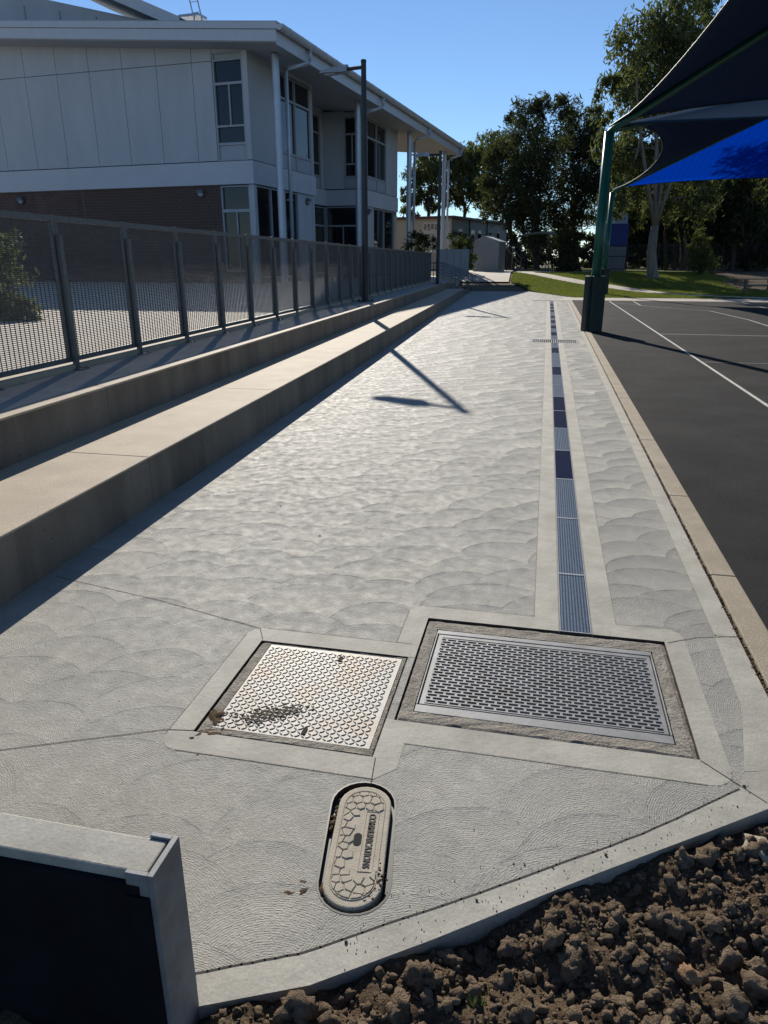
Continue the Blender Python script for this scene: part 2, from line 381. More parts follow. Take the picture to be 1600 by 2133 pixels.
PIT = (-.467, .662, 2.335, 3.205)           # x0,x1,y0,y1 of the grated pit opening
CHK = (-1.205, -.498, 2.10, 2.812)          # checker-plate pit opening
TR0, TR1 = .175, .335                       # trench drain
XGY0, XGY1 = 16.55, 17.25                   # cross grate
XG0, XG1 = -.29, .80
Y_END = 34.2
CR = math.radians(9.0); CC = (-.449, 1.702)
COMMS = oval(CC[0], CC[1], .110, .270, rot=CR)
pit_hole = [(PIT[0],PIT[2]),(PIT[1],PIT[2]),(PIT[1],PIT[3]),(TR1,PIT[3]),(TR1,XGY0),(XG1,XGY0),(XG1,XGY1),(TR1,XGY1),(TR1,Y_END),(TR0,Y_END),(TR0,XGY1),(XG0,XGY1),(XG0,XGY0),(TR0,XGY0),(TR0,PIT[3]),(PIT[0],PIT[3])]
chk_hole = [(CHK[0],CHK[2]),(CHK[1],CHK[2]),(CHK[1],CHK[3]),(CHK[0],CHK[3])]
slab = [(-2.62,1.115),(-.70,1.112),(-.455,1.22),(-.176,1.41),(.274,1.735),(.659,2.0),(.83,2.12),(1.012,2.30),(1.012,34.6),(1.22,38.6),(.2,41.6),(-1.3,46.0),(-2.5,50.0),(-4.7,50.0),(-4.5,46.0),(xb(40)-.05,40.0),(xb(2)-.05,2.0)]
struct(fill('concrete_path', slab, [pit_hole, chk_hole, COMMS], 0.0, M['swirl'], -.13))

# smooth trowelled bands round the drain, the pits and the edges
def sheet(name, polys, mat, z, parent=None):
    m = MB()
    for poly in polys: m.add([(p[0], p[1], z) for p in poly], [list(range(len(poly)))])
    o = fmesh(name, m.v, m.f, mat, parent); return o
def rect(x0, x1, y0, y1): return [(x0,y0),(x1,y0),(x1,y1),(x0,y1)]
AP = (-.575, .757, 2.20, 3.335)
CA = (-1.30, -.40, 1.985, 2.93)
bands = [rect(.054, TR0, AP[3], XGY0-.06), rect(TR1, .452, AP[3], XGY0-.06), rect(.054, TR0, XGY1+.06, Y_END), rect(TR1, .452, XGY1+.06, Y_END),
         rect(XG0-.12, TR0, XGY1, XGY1+.06), rect(TR1, XG1+.1, XGY1, XGY1+.06), rect(XG0-.12, TR0, XGY0-.06, XGY0), rect(TR1, XG1+.1, XGY0-.06, XGY0),
         rect(XG0-.12, XG0, XGY0, XGY1), rect(XG1, XG1+.1, XGY0, XGY1)]
struct(sheet('smooth_drain_border', bands, M['smooth'], .0006))
def corner(cx, cy, r, a0, n=5): return [(cx + r*math.cos(math.radians(a0 + 90*k/n)), cy + r*math.sin(math.radians(a0 + 90*k/n))) for k in range(n+1)]
pb = [rect(AP[0], PIT[0], CHK[3]+.12, PIT[3]), 
      [(PIT[0],PIT[3]),(TR0,PIT[3]),(TR0,AP[3])] + [(AP[0]+.06,AP[3])] + [(AP[0],AP[3]-.06),(AP[0],PIT[3])],
      [(TR1,PIT[3]),(PIT[1],PIT[3]),(AP[1],PIT[3])] + corner(AP[1]-.08, AP[3]-.08, .08, 0) + [(TR1,AP[3])],
      [(PIT[1],PIT[2]),(AP[1],PIT[2]),(AP[1],PIT[3]),(PIT[1],PIT[3])],
      [(CHK[1]+.01,AP[2])] + [(AP[1]-.09,AP[2])] + corner(AP[1]-.09, AP[2]+.09, .09, -90)[1:] + [(AP[1],PIT[2]),(CHK[1]+.01,PIT[2])],
      rect(CHK[1], CHK[1]+.01, CHK[2], PIT[2])]
struct(sheet('smooth_grate_apron', pb, M['smooth'], .0008))
cbn = [[(CA[0]+.05,CHK[3]),(-.498,CHK[3]),(-.498,CA[3]),(CA[0]+.08,CA[3])] + corner(CA[0]+.08, CA[3]-.08, .08, 90)[1:] + [(CA[0],CHK[3])],
       [(CA[0],CHK[2]),(CHK[0],CHK[2]),(CHK[0],CHK[3]),(CA[0],CHK[3])],
       corner(CA[0]+.08, CA[2]+.08, .08, 180) + [(CA[1]-.07,CA[2])] + [(CA[1],CA[2]+.07),(CA[1],AP[2]),(CHK[1]+.01,AP[2]),(CHK[1]+.01,CHK[2]),(CA[0],CHK[2])],
       rect(-.498, PIT[0], CHK[3], CHK[3]+.12)]
struct(sheet('smooth_cover_apron', cbn, M['smooth'], .0010))
struct(sheet('smooth_edge_border', [[(.905,3.32),(1.01,3.32),(1.01,34.5),(.93,34.5)], [(.80,2.30),(.90,2.33),(1.01,2.62),(1.01,3.315),(.905,3.315),(.888,2.7)]], M['smooth'], .0007))
ein = [(-.745,1.19),(-.51,1.295),(-.064,1.588),(.417,1.92),(.761,2.2),(.80,2.295),(.90,2.33)]
eout = [(-.70,1.112),(-.455,1.22),(-.176,1.41),(.274,1.735),(.659,2.0),(.83,2.12),(1.012,2.30)]
struct(sheet('smooth_front_border', [[eout[i], eout[i+1], ein[i+1], ein[i]] for i in range(6)], M['smooth'], .0012))
# tooled joints
def strips(name, lines, wd, z, mat):
    m = MB()
    for ln in lines:
        for a, b in zip(ln[:-1], ln[1:]):
            a, b = Vector(a).to_2d(), Vector(b).to_2d(); d = (b-a).normalized(); n = Vector((-d.y, d.x)) * wd/2
            e = d*wd*.4
            m.add([(*(a-n-e), z), (*(b-n+e), z), (*(b+n+e), z), (*(a+n-e), z)], [[0,1,2,3]])
    return fmesh(name, m.v, m.f, mat)
def wob(pts, amp, n):
    out = []
    for a, b in zip(pts[:-1], pts[1:]):
        for k in range(n):
            t = k/n; out.append((a[0]+(b[0]-a[0])*t + random.uniform(-amp, amp), a[1]+(b[1]-a[1])*t + random.uniform(-amp, amp)))
    return out + [pts[-1]]
struct(strips('tooled_joint', [wob(ein[:5], .0015, 9)], .0065, .0018, M['joint']))
struct(strips('control_joint', [wob([(-2.62,3.25),(-1.90,3.10),(-1.255,2.92),(-1.205,2.825)], .001, 5), wob([(-1.205,2.105),(-1.32,2.085),(-1.85,1.845),(-2.6,1.5)], .001, 5), [(-.487,2.095),(-.472,1.96)], [(.662,2.33),(.835,2.15)], wob([(.675,3.195),(.82,3.28),(1.01,3.33)], .001, 3), [(-2.84,9.6),(-1.4,9.45),(.05,9.3)], [(-3.05,16.9),(-1,16.8),(.05,16.7)]], .0035, .0020, M['joint']))
# darker outline where the trowelled bands meet the swirl finish
struct(strips('trowel_line', [[(.054,AP[3]),(.054,16.4)], [(.452,AP[3]),(.452,16.4)], wob([(-.50,CA[3]),(-1.22,CA[3])], .001, 6), wob([(CA[0],2.06),(CA[0],2.86)], .001, 6), wob([(-1.22,CA[2]),(-.47,CA[2])], .001, 6), [(-.575,2.93),(-.575,3.27)], [(-.51,AP[3]),(.054,AP[3])], [(.452,AP[3]),(.68,AP[3])], wob([(-.40,2.2),(.66,2.2)],.001,8), [(.905,3.32),(.93,30)]], .0022, .0022, M['mortar_bed']))

# kerb stones and court
k = struct(thing('kerb', 'x', 'x')); del k['label']; del k['category']
ys = [1.9, 4.05, 5.55, 7.4, 9.8, 11.9, 14.2, 16.4, 18.9, 21.0, 23.4, 25.8, 28.2, 30.6, 33.0, 34.9]
for a, b in zip(ys[:-1], ys[1:]):
    m = MB(); m.prism([(1.032,a+.004),(1.165,a+.004),(1.165,b-.004),(1.032,b-.004)], -.1, .012); m.build('kerb_stone', M['kerb'], k, bevel=.006)
struct(sheet('dirt_gap', [rect(1.005, 1.04, 2.0, 34.9)], M['soil'], -.02))
struct(sheet('court', [[(1.15,.6),(60,.6),(60,35.4),(1.15,35.4)]], M['asphalt'], .004))
struct(sheet('court_border', [[(1.03,34.9),(1.16,34.9),(1.16,35.4),(60,35.4),(60,38.0),(1.10,38.5),(.3,35.0)]], M['path'], .008))
mk = struct(thing('court_marking', 'x', 'x')); del mk['label']; del mk['category']
def line(p, q, wd=.05): strips('painted_line', [[p, q]], wd, .009, M['paint']).parent = mk
line((2.78,1.0),(2.78,34.7)); line((2.81,19.12),(22,19.12)); line((2.81,13.8),(5.0,13.8),.02); line((3.82,34.9),(3.76,31.5)); line((3.76,31.5),(5.8,28.6),.04); line((2.9,33.5),(4.6,29.9),.02); line((5.8,28.6),(6.1,24.5),.05); line((6.1,24.5),(6.0,19.2),.05); line((8.35,35.0),(8.2,29.5),.05)

# ------------------------------------------------------------------ terrace steps (bench seating)
def run(mb, f0, f1, y0, y1, z0, z1): mb.prism([(f0(y0),y0),(f1(y0),y0),(f1(y1),y1),(f0(y1),y1)], z0, z1)
st = thing('terraced_seat', 'long two-tier beige concrete seating steps along the left of the path', 'steps')
TY = [-1.0, 4.55, 7.45, 10.9, 14.4, 18.0, 21.7, 25.5, 29.4, 33.4, 38.5]
low = bpy.data.objects.new('lower_seat', None); COL.objects.link(low); low.parent = st
upp = bpy.data.objects.new('upper_seat', None); COL.objects.link(upp); upp.parent = st
for a, b in zip(TY[:-1], TY[1:]):
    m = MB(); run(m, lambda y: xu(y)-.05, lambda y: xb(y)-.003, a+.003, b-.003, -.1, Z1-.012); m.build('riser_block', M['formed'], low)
    m = MB(); run(m, lambda y: xu(y)-.05, xb, a+.002, b-.002, Z1-.016, Z1); m.build('seat_top', M['bench'], low, bevel=.007, seg=3)
for a, b in zip([t+.9 for t in TY[:-1]], [t+.9 for t in TY[1:]]):
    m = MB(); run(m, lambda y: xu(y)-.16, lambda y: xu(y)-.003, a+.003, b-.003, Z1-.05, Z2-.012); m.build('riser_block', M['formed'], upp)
    m = MB(); run(m, lambda y: xu(y)-.16, xu, a+.002, b-.002, Z2-.016, Z2+.004); m.build('seat_top', M['bench'], upp, bevel=.007, seg=3)
m = MB(); run(m, lambda y: xf(y)+.05, lambda y: xu(y)-.158, -.1, 52, .2, Z2); struct(m.build('terrace_walk', M['terrace']))
m = MB(); run(m, lambda y: xf(y)-.09, lambda y: xf(y)+.052, -.1, 52, .2, Z2+.05); struct(m.build('fence_plinth', M['bench'], bevel=.01))
m = MB(); m.prism([(xf(-2)-.085,-2),(xf(60)-.085,60),(-10,60),(-60,60),(-60,-2)], .2, Z2+.02); struct(m.build('yard', M['yard']))

# ------------------------------------------------------------------ fence
fence = thing('mesh_fence', 'long grey steel louvre-mesh fence standing on the upper terrace', 'fence')
PW, FZ0, FZ1 = 1.275, Z2+.075, 2.10
ROT = math.atan(-S)
gm = MB()
n_s = 74; y0, y1 = .045, PW-.045
for i in range(n_s):
    z = FZ0 + .05 + (FZ1-.05 - FZ0-.05) * (i+.5)/n_s
    gm.box(-.0022, .0022, y0, y1, z-.0033, z+.0033)
for j in range(19):
    y = y0 + (y1-y0)*(j+.5)/19; gm.box(-.0045, .0045, y-.0011, y+.0011, FZ0+.04, FZ1-.045)
fr = MB(); fr.box(-.02,.02,.004,PW-.004,FZ1-.05,FZ1); fr.box(-.02,.02,.004,PW-.004,FZ0,FZ0+.045)
fr.box(-.02,.02,.004,.046,FZ0+.045,FZ1-.05); fr.box(-.02,.02,PW-.046,PW-.004,FZ0+.045,FZ1-.05)
po = MB(); po.box(.022,.066,-.027,.027,Z2+.008,FZ1-.17); po.box(-.021,.021,-.003,.003,FZ0,FZ1+.004)
bp = MB(); bp.box(-.02,.13,-.085,.085,Z2,Z2+.009)
for sx in (.0,.105):
    for sy in (-.066,.066): bp.tube([(sx,sy,Z2+.009),(sx,sy,Z2+.026)], .009, 6)
protos = None
for i in range(-2, 25):
    Y = 6.47 + PW*i - .15
    if protos is None:
        a = fr.build('fence_panel', M['galv_fence'], fence); b = stuff(gm.build('grating', M['blade'], a)); p = po.build('post', M['galv_fence'], fence, bevel=.004); q = bp.build('base_plate', M['galv_fence'], p); protos = (a, p)
        a.location = p.location = (xf(Y), Y, 0); a.rotation_euler = p.rotation_euler = (0,0,ROT)
    else:
        for pr in protos:
            c = copy_tree(pr, fence); c.location = (xf(Y), Y, 0); c.rotation_euler = (0,0,ROT)

# ------------------------------------------------------------------ two-storey building
a6 = math.radians(6.055)
PB = Vector((-11.2, 31.4, 0))
bl = thing('school_building', 'two-storey pale panelled building with brick base and long overhanging roof', 'building', PB, -a6)
GZ = Z2 + .02
# local frame: x = -v (right), y = u (away along the long side)
def bx(name, mat_, v0, v1, u0, u1, z0, z1, parent=bl, bevel=0):
    m = MB(); m.box(-v1, -v0, u0, u1, z0, z1); return m.build(name, mat_, parent, bevel=bevel)
rs = .0867                                                  # roof rises to the left
def zr(v): return 10.6 + rs*v
def zs(v): return 9.93 + rs*v
# core
m = MB()
m.hexa([(-2.2,1.45,GZ-.1),(-24,1.45,GZ-.1),(-24,22.5,GZ-.1),(-2.2,22.5,GZ-.1)], [(-2.2,1.45,zs(2.2)),(-24,1.45,zs(24)),(-24,22.5,zs(24)),(-2.2,22.5,zs(2.2))])
# core is split so that the recess stays open
core = MB()
def corebox(v0, v1, u0, u1): core.hexa([(-v0,u0,GZ-.1),(-v1,u0,GZ-.1),(-v1,u1,GZ-.1),(-v0,u1,GZ-.1)], [(-v0,u0,zs(v0)-.01),(-v1,u0,zs(v1)-.01),(-v1,u1,zs(v1)-.01),(-v0,u1,zs(v0)-.01)])
corebox(4.6, 24, 1.45, 22.6); corebox(2.2, 4.6, 1.45, 7.7); corebox(2.1, 4.6, 15.5, 22.3)
core.build('inner_wall', M['gap'], bl)
# gable cladding panels
jv = [3.70, 4.68, 6.48, 8.26, 10.05, 11.85, 13.68, 15.5, 17.3, 19.1, 20.9, 22.7, 24.0]
for v0, v1 in zip(jv[:-1], jv[1:]):
    hz = 9.80 + .006*(v0-3.7)
    m = MB(); g_ = .012; m.box(-(v1-g_), -(v0+g_), 1.2, 1.45, 5.93, hz-g_); m.build('panel', M['panel'], bl)
    m = MB(); m.hexa([(-(v0+g_),1.2,hz+g_),(-(v1-g_),1.2,hz+g_),(-(v1-g_),1.45,hz+g_),(-(v0+g_),1.45,hz+g_)], [(-(v0+g_),1.2,zs(v0)),(-(v1-g_),1.2,zs(v1)),(-(v1-g_),1.45,zs(v1)),(-(v0+g_),1.45,zs(v0))]); m.build('panel', M['panel'], bl)
# floor band
bx('floor_band', M['band'], 1.93, 24.0, 1.10, 1.44, 4.95, 5.88); bx('floor_band', M['band'], 1.931, 2.2, 1.442, 8.06, 4.96, 5.88)
bx('floor_band', M['band'], 1.95, 4.35, 8.05, 8.06, 4.97, 5.87)
bx('floor_band', M['band'], 4.30, 4.7, 7.8, 15.3, 4.97, 5.88); bx('floor_band', M['band'], 2.0, 4.33, 15.12, 15.35, 4.97, 5.87)
bx('floor_band', M['band'], 1.80, 2.1, 15.30, 22.2, 4.96, 5.88)
# windows: strips of bars, panes and infill panels
def strip_g(v0, v1, u, rows, split=()):
    """window in a wall facing the camera; rows = list of (z0,z1,kind)"""
    zt, zb = max(r[1] for r in rows)+.06, min(r[0] for r in rows)-.06
    m = MB(); m.box(-v1, -(v1-.07), u, u+.2, zb, zt); m.box(-(v0+.07), -v0, u, u+.2, zb, zt)
    zz = sorted({zb, zt} | {r[0] for r in rows} | {r[1] for r in rows})
    prev = zb
    for r in sorted(rows): m.box(-(v1-.068), -(v0+.068), u+.005, u+.195, prev, r[0]); prev = r[1]
    m.box(-(v1-.068), -(v0+.068), u+.005, u+.195, prev, zt)
    for r in rows:
        if r[2] == 'slide': m.box(-(v0+v1)/2-.03, -(v0+v1)/2+.03, u+.03, u+.18, r[0]-.002, r[1]+.002)
    f = m.build('window', M['frame'], bl)
    for r in rows:
        pm = M['infill'] if r[2] == 'solid' else M['glass']
        q = MB(); q.box(-(v1-.06), -(v0+.06), u+(.07 if r[2] == 'solid' else .10), u+.16, r[0]-.01, r[1]+.01); q.build('pane' if r[2] != 'solid' else 'infill_panel', pm, f)
    return f
def strip_l(u0, u1, v, rows, nm=1):
    """window in a wall facing the path"""
    zt, zb = max(r[1] for r in rows)+.06, min(r[0] for r in rows)-.06
    m = MB(); m.box(-v-.2, -v, u0, u0+.08, zb, zt); m.box(-v-.2, -v, u1-.08, u1, zb, zt); prev = zb
    for r in sorted(rows): m.box(-v-.195, -v-.005, u0+.078, u1-.078, prev, r[0]); prev = r[1]
    m.box(-v-.195, -v-.005, u0+.078, u1-.078, prev, zt)
    for k in range(nm):
        uu = u0 + (u1-u0)*(k+1)/(nm+1); m.box(-v-.18, -v-.006, uu-.045, uu+.045, zb+.003, zt-.003)
    f = m.build('window', M['frame'], bl)
    for r in rows:
        pm = M['infill'] if r[2] == 'solid' else M['glass']
        for k in range(nm+1):
            a = u0+(u1-u0)*k/(nm+1)+.04; b = u0+(u1-u0)*(k+1)/(nm+1)-.04
            q = MB(); q.box(-v-.16, -v-(.06 if r[2] == 'solid' else .10), a, b, r[0]-.01, r[1]+.01); q.build('pane' if r[2] != 'solid' else 'infill_panel', pm, f)
    return f
up_rows = [(9.86,10.05,'solid'),(8.98,9.78,'g'),(7.33,8.88,'slide'),(6.64,7.25,'g'),(5.98,6.54,'solid')]
strip_g(2.24, 3.69, 1.22, up_rows)
strip_g(2.24, 3.70, 1.26, [(3.93,4.85,'g'),(1.3,3.80,'slide')])
bx('head_panel', M['panel'], 2.24, 3.70, 1.21, 1.45, 10.112, 10.3); bx('corner_pier', M['panel'], 2.0, 2.236, 1.2, 1.46, 5.93, zs(2.0)); bx('corner_pier', M['panel'], 2.0, 2.236, 1.22, 1.46, GZ-.1, 4.94)
bx('panel', M['panel'], 2.0, 2.2, 1.47, 3.98, 5.93, zs(2.0)); bx('panel', M['panel'], 2.0, 2.2, 7.86, 8.0, 5.93, zs(2.0)); bx('head_panel', M['panel'], 2.0, 2.2, 4.0, 7.85, 9.95, zs(2.0))
strip_l(4.0, 7.85, 2.0, [(8.96,9.84,'g'),(6.66,8.86,'g'),(5.98,6.56,'solid')], 1)
strip_l(1.5, 5.95, 2.04, [(1.0,4.86,'g')], 2)
bx('pier', M['panel'], 2.05, 2.2, 5.96, 7.95, GZ-.1, 4.95)
bx('return_wall', M['panel'], 2.01, 4.6, 7.7, 7.96, GZ-.1, 4.95); bx('return_wall', M['panel'], 2.01, 4.6, 7.7, 8.0, 5.9, zs(2.0))
# recess
strip_l(8.6, 10.6, 4.4, [(9.0,9.78,'g'),(7.33,8.9,'g'),(6.66,7.25,'g'),(5.98,6.54,'solid')], 1); strip_l(12.4, 14.6, 4.4, [(9.0,9.78,'g'),(7.33,8.9,'g'),(6.66,7.25,'g'),(5.98,6.54,'solid')], 1)
for a, b in ((7.95,8.58),(10.62,12.38),(14.62,15.2)): bx('panel', M['panel'], 4.4, 4.58, a, b, 5.93, zs(4.4))
bx('head_panel', M['panel'], 4.4, 4.58, 8.6, 14.6, 9.86, zs(4.4))
strip_l(8.0, 15.2, 4.4, [(3.85,4.82,'g'),(1.0,3.75,'g')], 3)
strip_g(2.05, 3.05, 15.12, [(8.98,9.78,'g'),(7.33,8.88,'slide'),(6.64,7.25,'g'),(5.98,6.54,'solid')]); bx('panel', M['panel'], 3.06, 4.38, 15.14, 15.4, 5.93, zs(3.0))
bx('panel', M['panel'], 2.05, 3.05, 15.14, 15.4, 9.86, zs(2.0))
strip_g(2.1, 4.38, 15.16, [(3.85,4.85,'g'),(1.3,3.75,'slide')])
# second bay
strip_l(15.9, 19.7, 1.85, [(8.92,9.8,'g'),(6.72,8.82,'g'),(5.98,6.6,'solid')], 1)
bx('panel', M['panel'], 1.86, 2.1, 15.15, 15.88, 5.93, zs(1.86)); bx('panel', M['panel'], 1.86, 2.1, 19.72, 22.2, 5.93, zs(1.86)); bx('head_panel', M['panel'], 1.86, 2.1, 15.9, 19.7, 9.9, zs(1.86))
bx('pier', M['panel'], 1.9, 2.1, 15.15, 17.2, GZ-.1, 4.95); strip_l(17.22, 21.6, 1.9, [(1.0,4.86,'g')], 1)
bx('beige_return', M['beige'], 1.88, 2.1, 21.62, 22.3, GZ-.1, 4.7); bx('end_wall', M['beige'], 2.1, 24, 22.6, 22.85, GZ-.1, zs(2.1))
strip_l(22.25, 22.9, 2.6, [(8.98,9.78,'g'),(7.33,8.88,'g'),(6.2,7.25,'g')], 0)
# roof, soffit, fascia, gutter
def slope(name, mat_, v0, v1, u0, u1, zf, th, parent=bl):
    m = MB(); m.hexa([(-v0,u0,zf(v0)),(-v1,u0,zf(v1)),(-v1,u1,zf(v1)),(-v0,u1,zf(v0))], [(-v0,u0,zf(v0)+th),(-v1,u0,zf(v1)+th),(-v1,u1,zf(v1)+th),(-v0,u1,zf(v0)+th)]); return m.build(name, mat_, parent)
roof = slope('roof', M['roof'], -.06, 24.2, -.05, 34.15, lambda v: zr(v), .05)
slope('soffit', M['soffit'], .05, 24.2, .06, 34.0, lambda v: zs(v), .06)
slope('gable_fascia', M['fascia'], .0, 24.2, -.02, .055, lambda v: zs(v)+.03, .40)
slope('gable_capping', M['fascia'], -.03, 24.2, -.07, .03, lambda v: zs(v)+.445, .24)
slope('gable_fascia', M['fascia'], .0, 24.2, 34.0, 34.08, lambda v: zs(v)+.03, .64)
m = MB(); m.box(-.05, .0, .056, 34.0, 9.86, 10.55); m.build('eaves_fascia', M['fascia'], bl)
gt = MB(); N = 9; prof = [(.17+.17*math.cos(math.pi+math.pi*k/N), 10.52+.2*math.sin(math.pi+math.pi*k/N)) for k in range(N+1)]
prof2 = [(.17+.155*math.cos(math.pi+math.pi*k/N), 10.52+.185*math.sin(math.pi+math.pi*k/N)) for k in range(N+1)][::-1]
pp = prof + prof2
gt.hexa([(x, -.05, z) for x, z in pp], [(x, 34.1, z) for x, z in pp])
go = gt.build('gutter', M['fascia'], bl)
gb = MB(); pr = [(.17+.19*math.cos(math.pi+math.pi*k/N), 10.52+.22*math.sin(math.pi+math.pi*k/N)) for k in range(N+1)]
pq = [(.17+.171*math.cos(math.pi+math.pi*k/N), 10.52+.201*math.sin(math.pi+math.pi*k/N)) for k in range(N+1)][::-1]
gb.hexa([(x, 0, z) for x, z in pr+pq], [(x, .06, z) for x, z in pr+pq])
gbo = gb.build('gutter_bracket', M['fascia'], go); gbo.location = (0, .6, 0)
for i in range(1, 27): part_copy(gbo, go, (0, .6+1.25*i, 0))
ec = MB(); ec.hexa([(x, -.075, z) for x, z in prof], [(x, -.052, z) for x, z in prof]); ec.build('gutter_end', M['fascia'], go)
# columns and downpipes
for u in (1.7, 11.75, 21.9, 31.9):
    m = MB(); m.tube([(-.92, u, GZ-.05), (-.92, u, 9.96)], .165, 20); m.build('column', M['column'], bl, smooth=False)
    for po_ in bl.children[-1].data.polygons: po_.use_smooth = len(po_.vertices) == 4
    m = MB(); m.tube([(.17, u+1.25, 10.36), (.17, u+1.25, 9.95), (.10, u+1.2, 9.80), (-.62, u+.62, 9.55), (-.70, u+.55, 9.40), (-.70, u+.55, GZ-.05)], .085, 12); d = m.build('downpipe', M['column'], bl)
    for po_ in d.data.polygons: po_.use_smooth = len(po_.vertices) == 4
    m = MB(); m.box(-.86, -.60, u+.50, u+.60, 4.3, 4.36); m.build('pipe_bracket', M['column'], d)
# bulkhead lights
def bulk(pos, axis):
    p = Vector(pos); d = Vector(axis)
    m = MB(); m.tube([p, p+d*.10], .17, 18); o = m.build('wall_light', M['lampcap'], bl)
    m = MB(); m.tube([p+d*.1, p+d*.15], [.14,.11], 18); m.build('lens', M['lamplens'], o)
    c = d.cross(Vector((0,0,1))); m = MB(); m.hexa([p+d*.101-c*.165+Vector((0,0,.16)), p+d*.101+c*.165+Vector((0,0,.16)), p+d*.101+c*.165+Vector((0,0,.0)), p+d*.101-c*.165+Vector((0,0,.0))], [p+d*.18-c*.15+Vector((0,0,.12)), p+d*.18+c*.15+Vector((0,0,.12)), p+d*.18+c*.15+Vector((0,0,.0)), p+d*.18-c*.15+Vector((0,0,.0))]); m.build('hood', M['lampcap'], o)
bulk((-4.67, 1.2, 4.62), (0,-1,0)); bulk((-14.95, 1.2, 4.55), (0,-1,0)); bulk((-2.05, 7.05, 4.62), (1,0,0)); bulk((-1.9, 16.2, 4.66), (1,0,0))
# brick base: mortar bed with real bricks
bx('brickwork_bed', M['mortar'], 3.705, 24, 1.238, 1.44, GZ-.1, 4.95)
BL, BH, J = .329, .131, .013
bm_ = MB(); bm_.box(0, BL-J, 0, .03, 0, BH-J); brick0 = None; nb = 0; rest = MB(); cands = []
for r in range(33):
    z = 4.94 - BH*(r+1)
    off = (r % 2)*BL/2
    v = 3.72 - off
    while v < 23.9:
        v0, v1 = max(v, 3.715), min(v+BL-J, 23.95)
        if v1 - v0 > .04: cands.append((v0, v1, z))
        v += BL
# the visible ones: above the fence line, nearest the corner first
def vis(c):
    return c[2] > 4.94 - BH*15 + max(0, c[0]-3.7)*.062 and c[0] < 16.5
vl = sorted([c for c in cands if vis(c)], key=lambda c: c[0])
full = [c for c in vl if abs(c[1]-c[0]-(BL-J)) < 1e-6][:292]; fs = set(full)
for c in full:
    loc = (-c[1], 1.21 + random.uniform(-.004,.004), c[2])
    if brick0 is None: brick0 = bm_.build('brick', M['brick'], bl); brick0.location = loc
    else: part_copy(brick0, bl, loc)
for c in cands:
    if c not in fs: rest.box(-c[1], -c[0], 1.212, 1.2379, c[2], c[2]+BH-J)
stuff(rest.build('brickwork', M['brick'], bl))
bx('control_joint', M['mortar'], 11.24, 11.262, 1.204, 1.24, GZ, 4.94)
# raised upper roof volume with fascia
m = MB(); m.hexa([(-7.2,4.2,11.0),(-24,4.2,11.0),(-24,22,11.0),(-7.2,22,11.0)], [(-7.2,4.2,12.1),(-24,4.2,16.2),(-24,22,16.2),(-7.2,22,12.1)]); m.build('clerestory_wall', M['panel'], bl)
def zu(v): return 12.05 + .42*(v-6.4)
slope('upper_roof', M['roof'], 6.2, 24.4, 3.0, 23, lambda v: zu(v)+.1, .05)
slope('upper_soffit', M['soffit'], 6.3, 24.4, 3.06, 22.9, lambda v: zu(v)-.32, .05)
slope('upper_fascia', M['fascia'], 6.25, 24.4, 2.98, 3.06, lambda v: zu(v)-.35, .5)
for v in (9.6, 11.6, 13.7, 15.8):
    m = MB(); m.box(-v-.03, -v+.03, 4.15, 4.22, 11.2, 12.0+.2*(v-7.2)); m.build('mullion', M['frame'], bl)
m = MB()
for dv in (0, .45): m.tube([(-8.35+dv, 8, 12.9), (-8.75+dv, 7.6, 15.8)], .035, 8)
for k in range(5): m.bar((-8.4-k*.06, 7.95-k*.06, 13.3+.45*k), (-7.95-k*.06, 7.95-k*.06, 13.3+.45*k), .03, .03)
m.build('roof_ladder', M['column'], bl); bx('roof_platform', M['column'], 7.9, 9.1, 7.5, 8.3, 13.5, 13.62)

# ------------------------------------------------------------------ lamp posts
def lamp(loc, ang, H, label):
    t = thing('street_lamp', label, 'lamp post', loc, ang, 'lamp posts on the terrace')
    m = MB(); m.tube([(0,0,.02),(0,0,H*.45),(0,0,H-.02)], [.085,.075,.062], 14); p = m.build('pole', M['poleblk'], t)
    m = MB(); m.tube([(0,0,H-.021),(0,0,H+.02)], [.072,.06], 14); m.build('cap', M['poleblk'], p)
    m = MB(); m.box(-.16,.16,-.16,.16,.0,.025)
    for sx in (-.12,.12):
        for sy in (-.12,.12): m.tube([(sx,sy,.025),(sx,sy,.07)], .016, 6)
    m.build('base_plate', M['poleblk'], t)
    m = MB(); m.tube([(-.05,0,H-.13),(-.58,0,H-.10)], .042, 10); m.build('arm', M['poleblk'], t)
    m = MB(); m.hexa([(-.50,-.07,H-.155),(-.50,.07,H-.155),(-.66,.15,H-.165),(-1.30,.14,H-.10),(-1.42,.06,H-.075),(-1.42,-.06,H-.075),(-1.30,-.14,H-.10),(-.66,-.15,H-.165)],
                     [(-.50,-.06,H-.06),(-.50,.06,H-.06),(-.66,.13,H-.02),(-1.30,.12,H-.04),(-1.40,.05,H-.05),(-1.40,-.05,H-.05),(-1.30,-.12,H-.04),(-.66,-.13,H-.02)]); h = m.build('luminaire', M['ledhead'], t)
    m = MB()
    for k in range(4): m.box(-.54-.045*k, -.53-.045*k, -.05, .05, H-.06, H-.005)
    m.build('cooling_fins', M['ledhead'], h)
    m = MB(); m.box(-1.2,-.85,-.09,.09,H-.16,H-.135); m.build('led_lens', M['lamplens'], h)
    return t
lamp((-4.66, 19.15, Z2), math.radians(-27), 5.53, 'tall dark pole lamp nearer the camera, beside the mesh fence')
lamp((-4.95, 34.4, Z2), math.radians(-14), 5.53, 'distant dark pole lamp at the far end of the mesh fence')

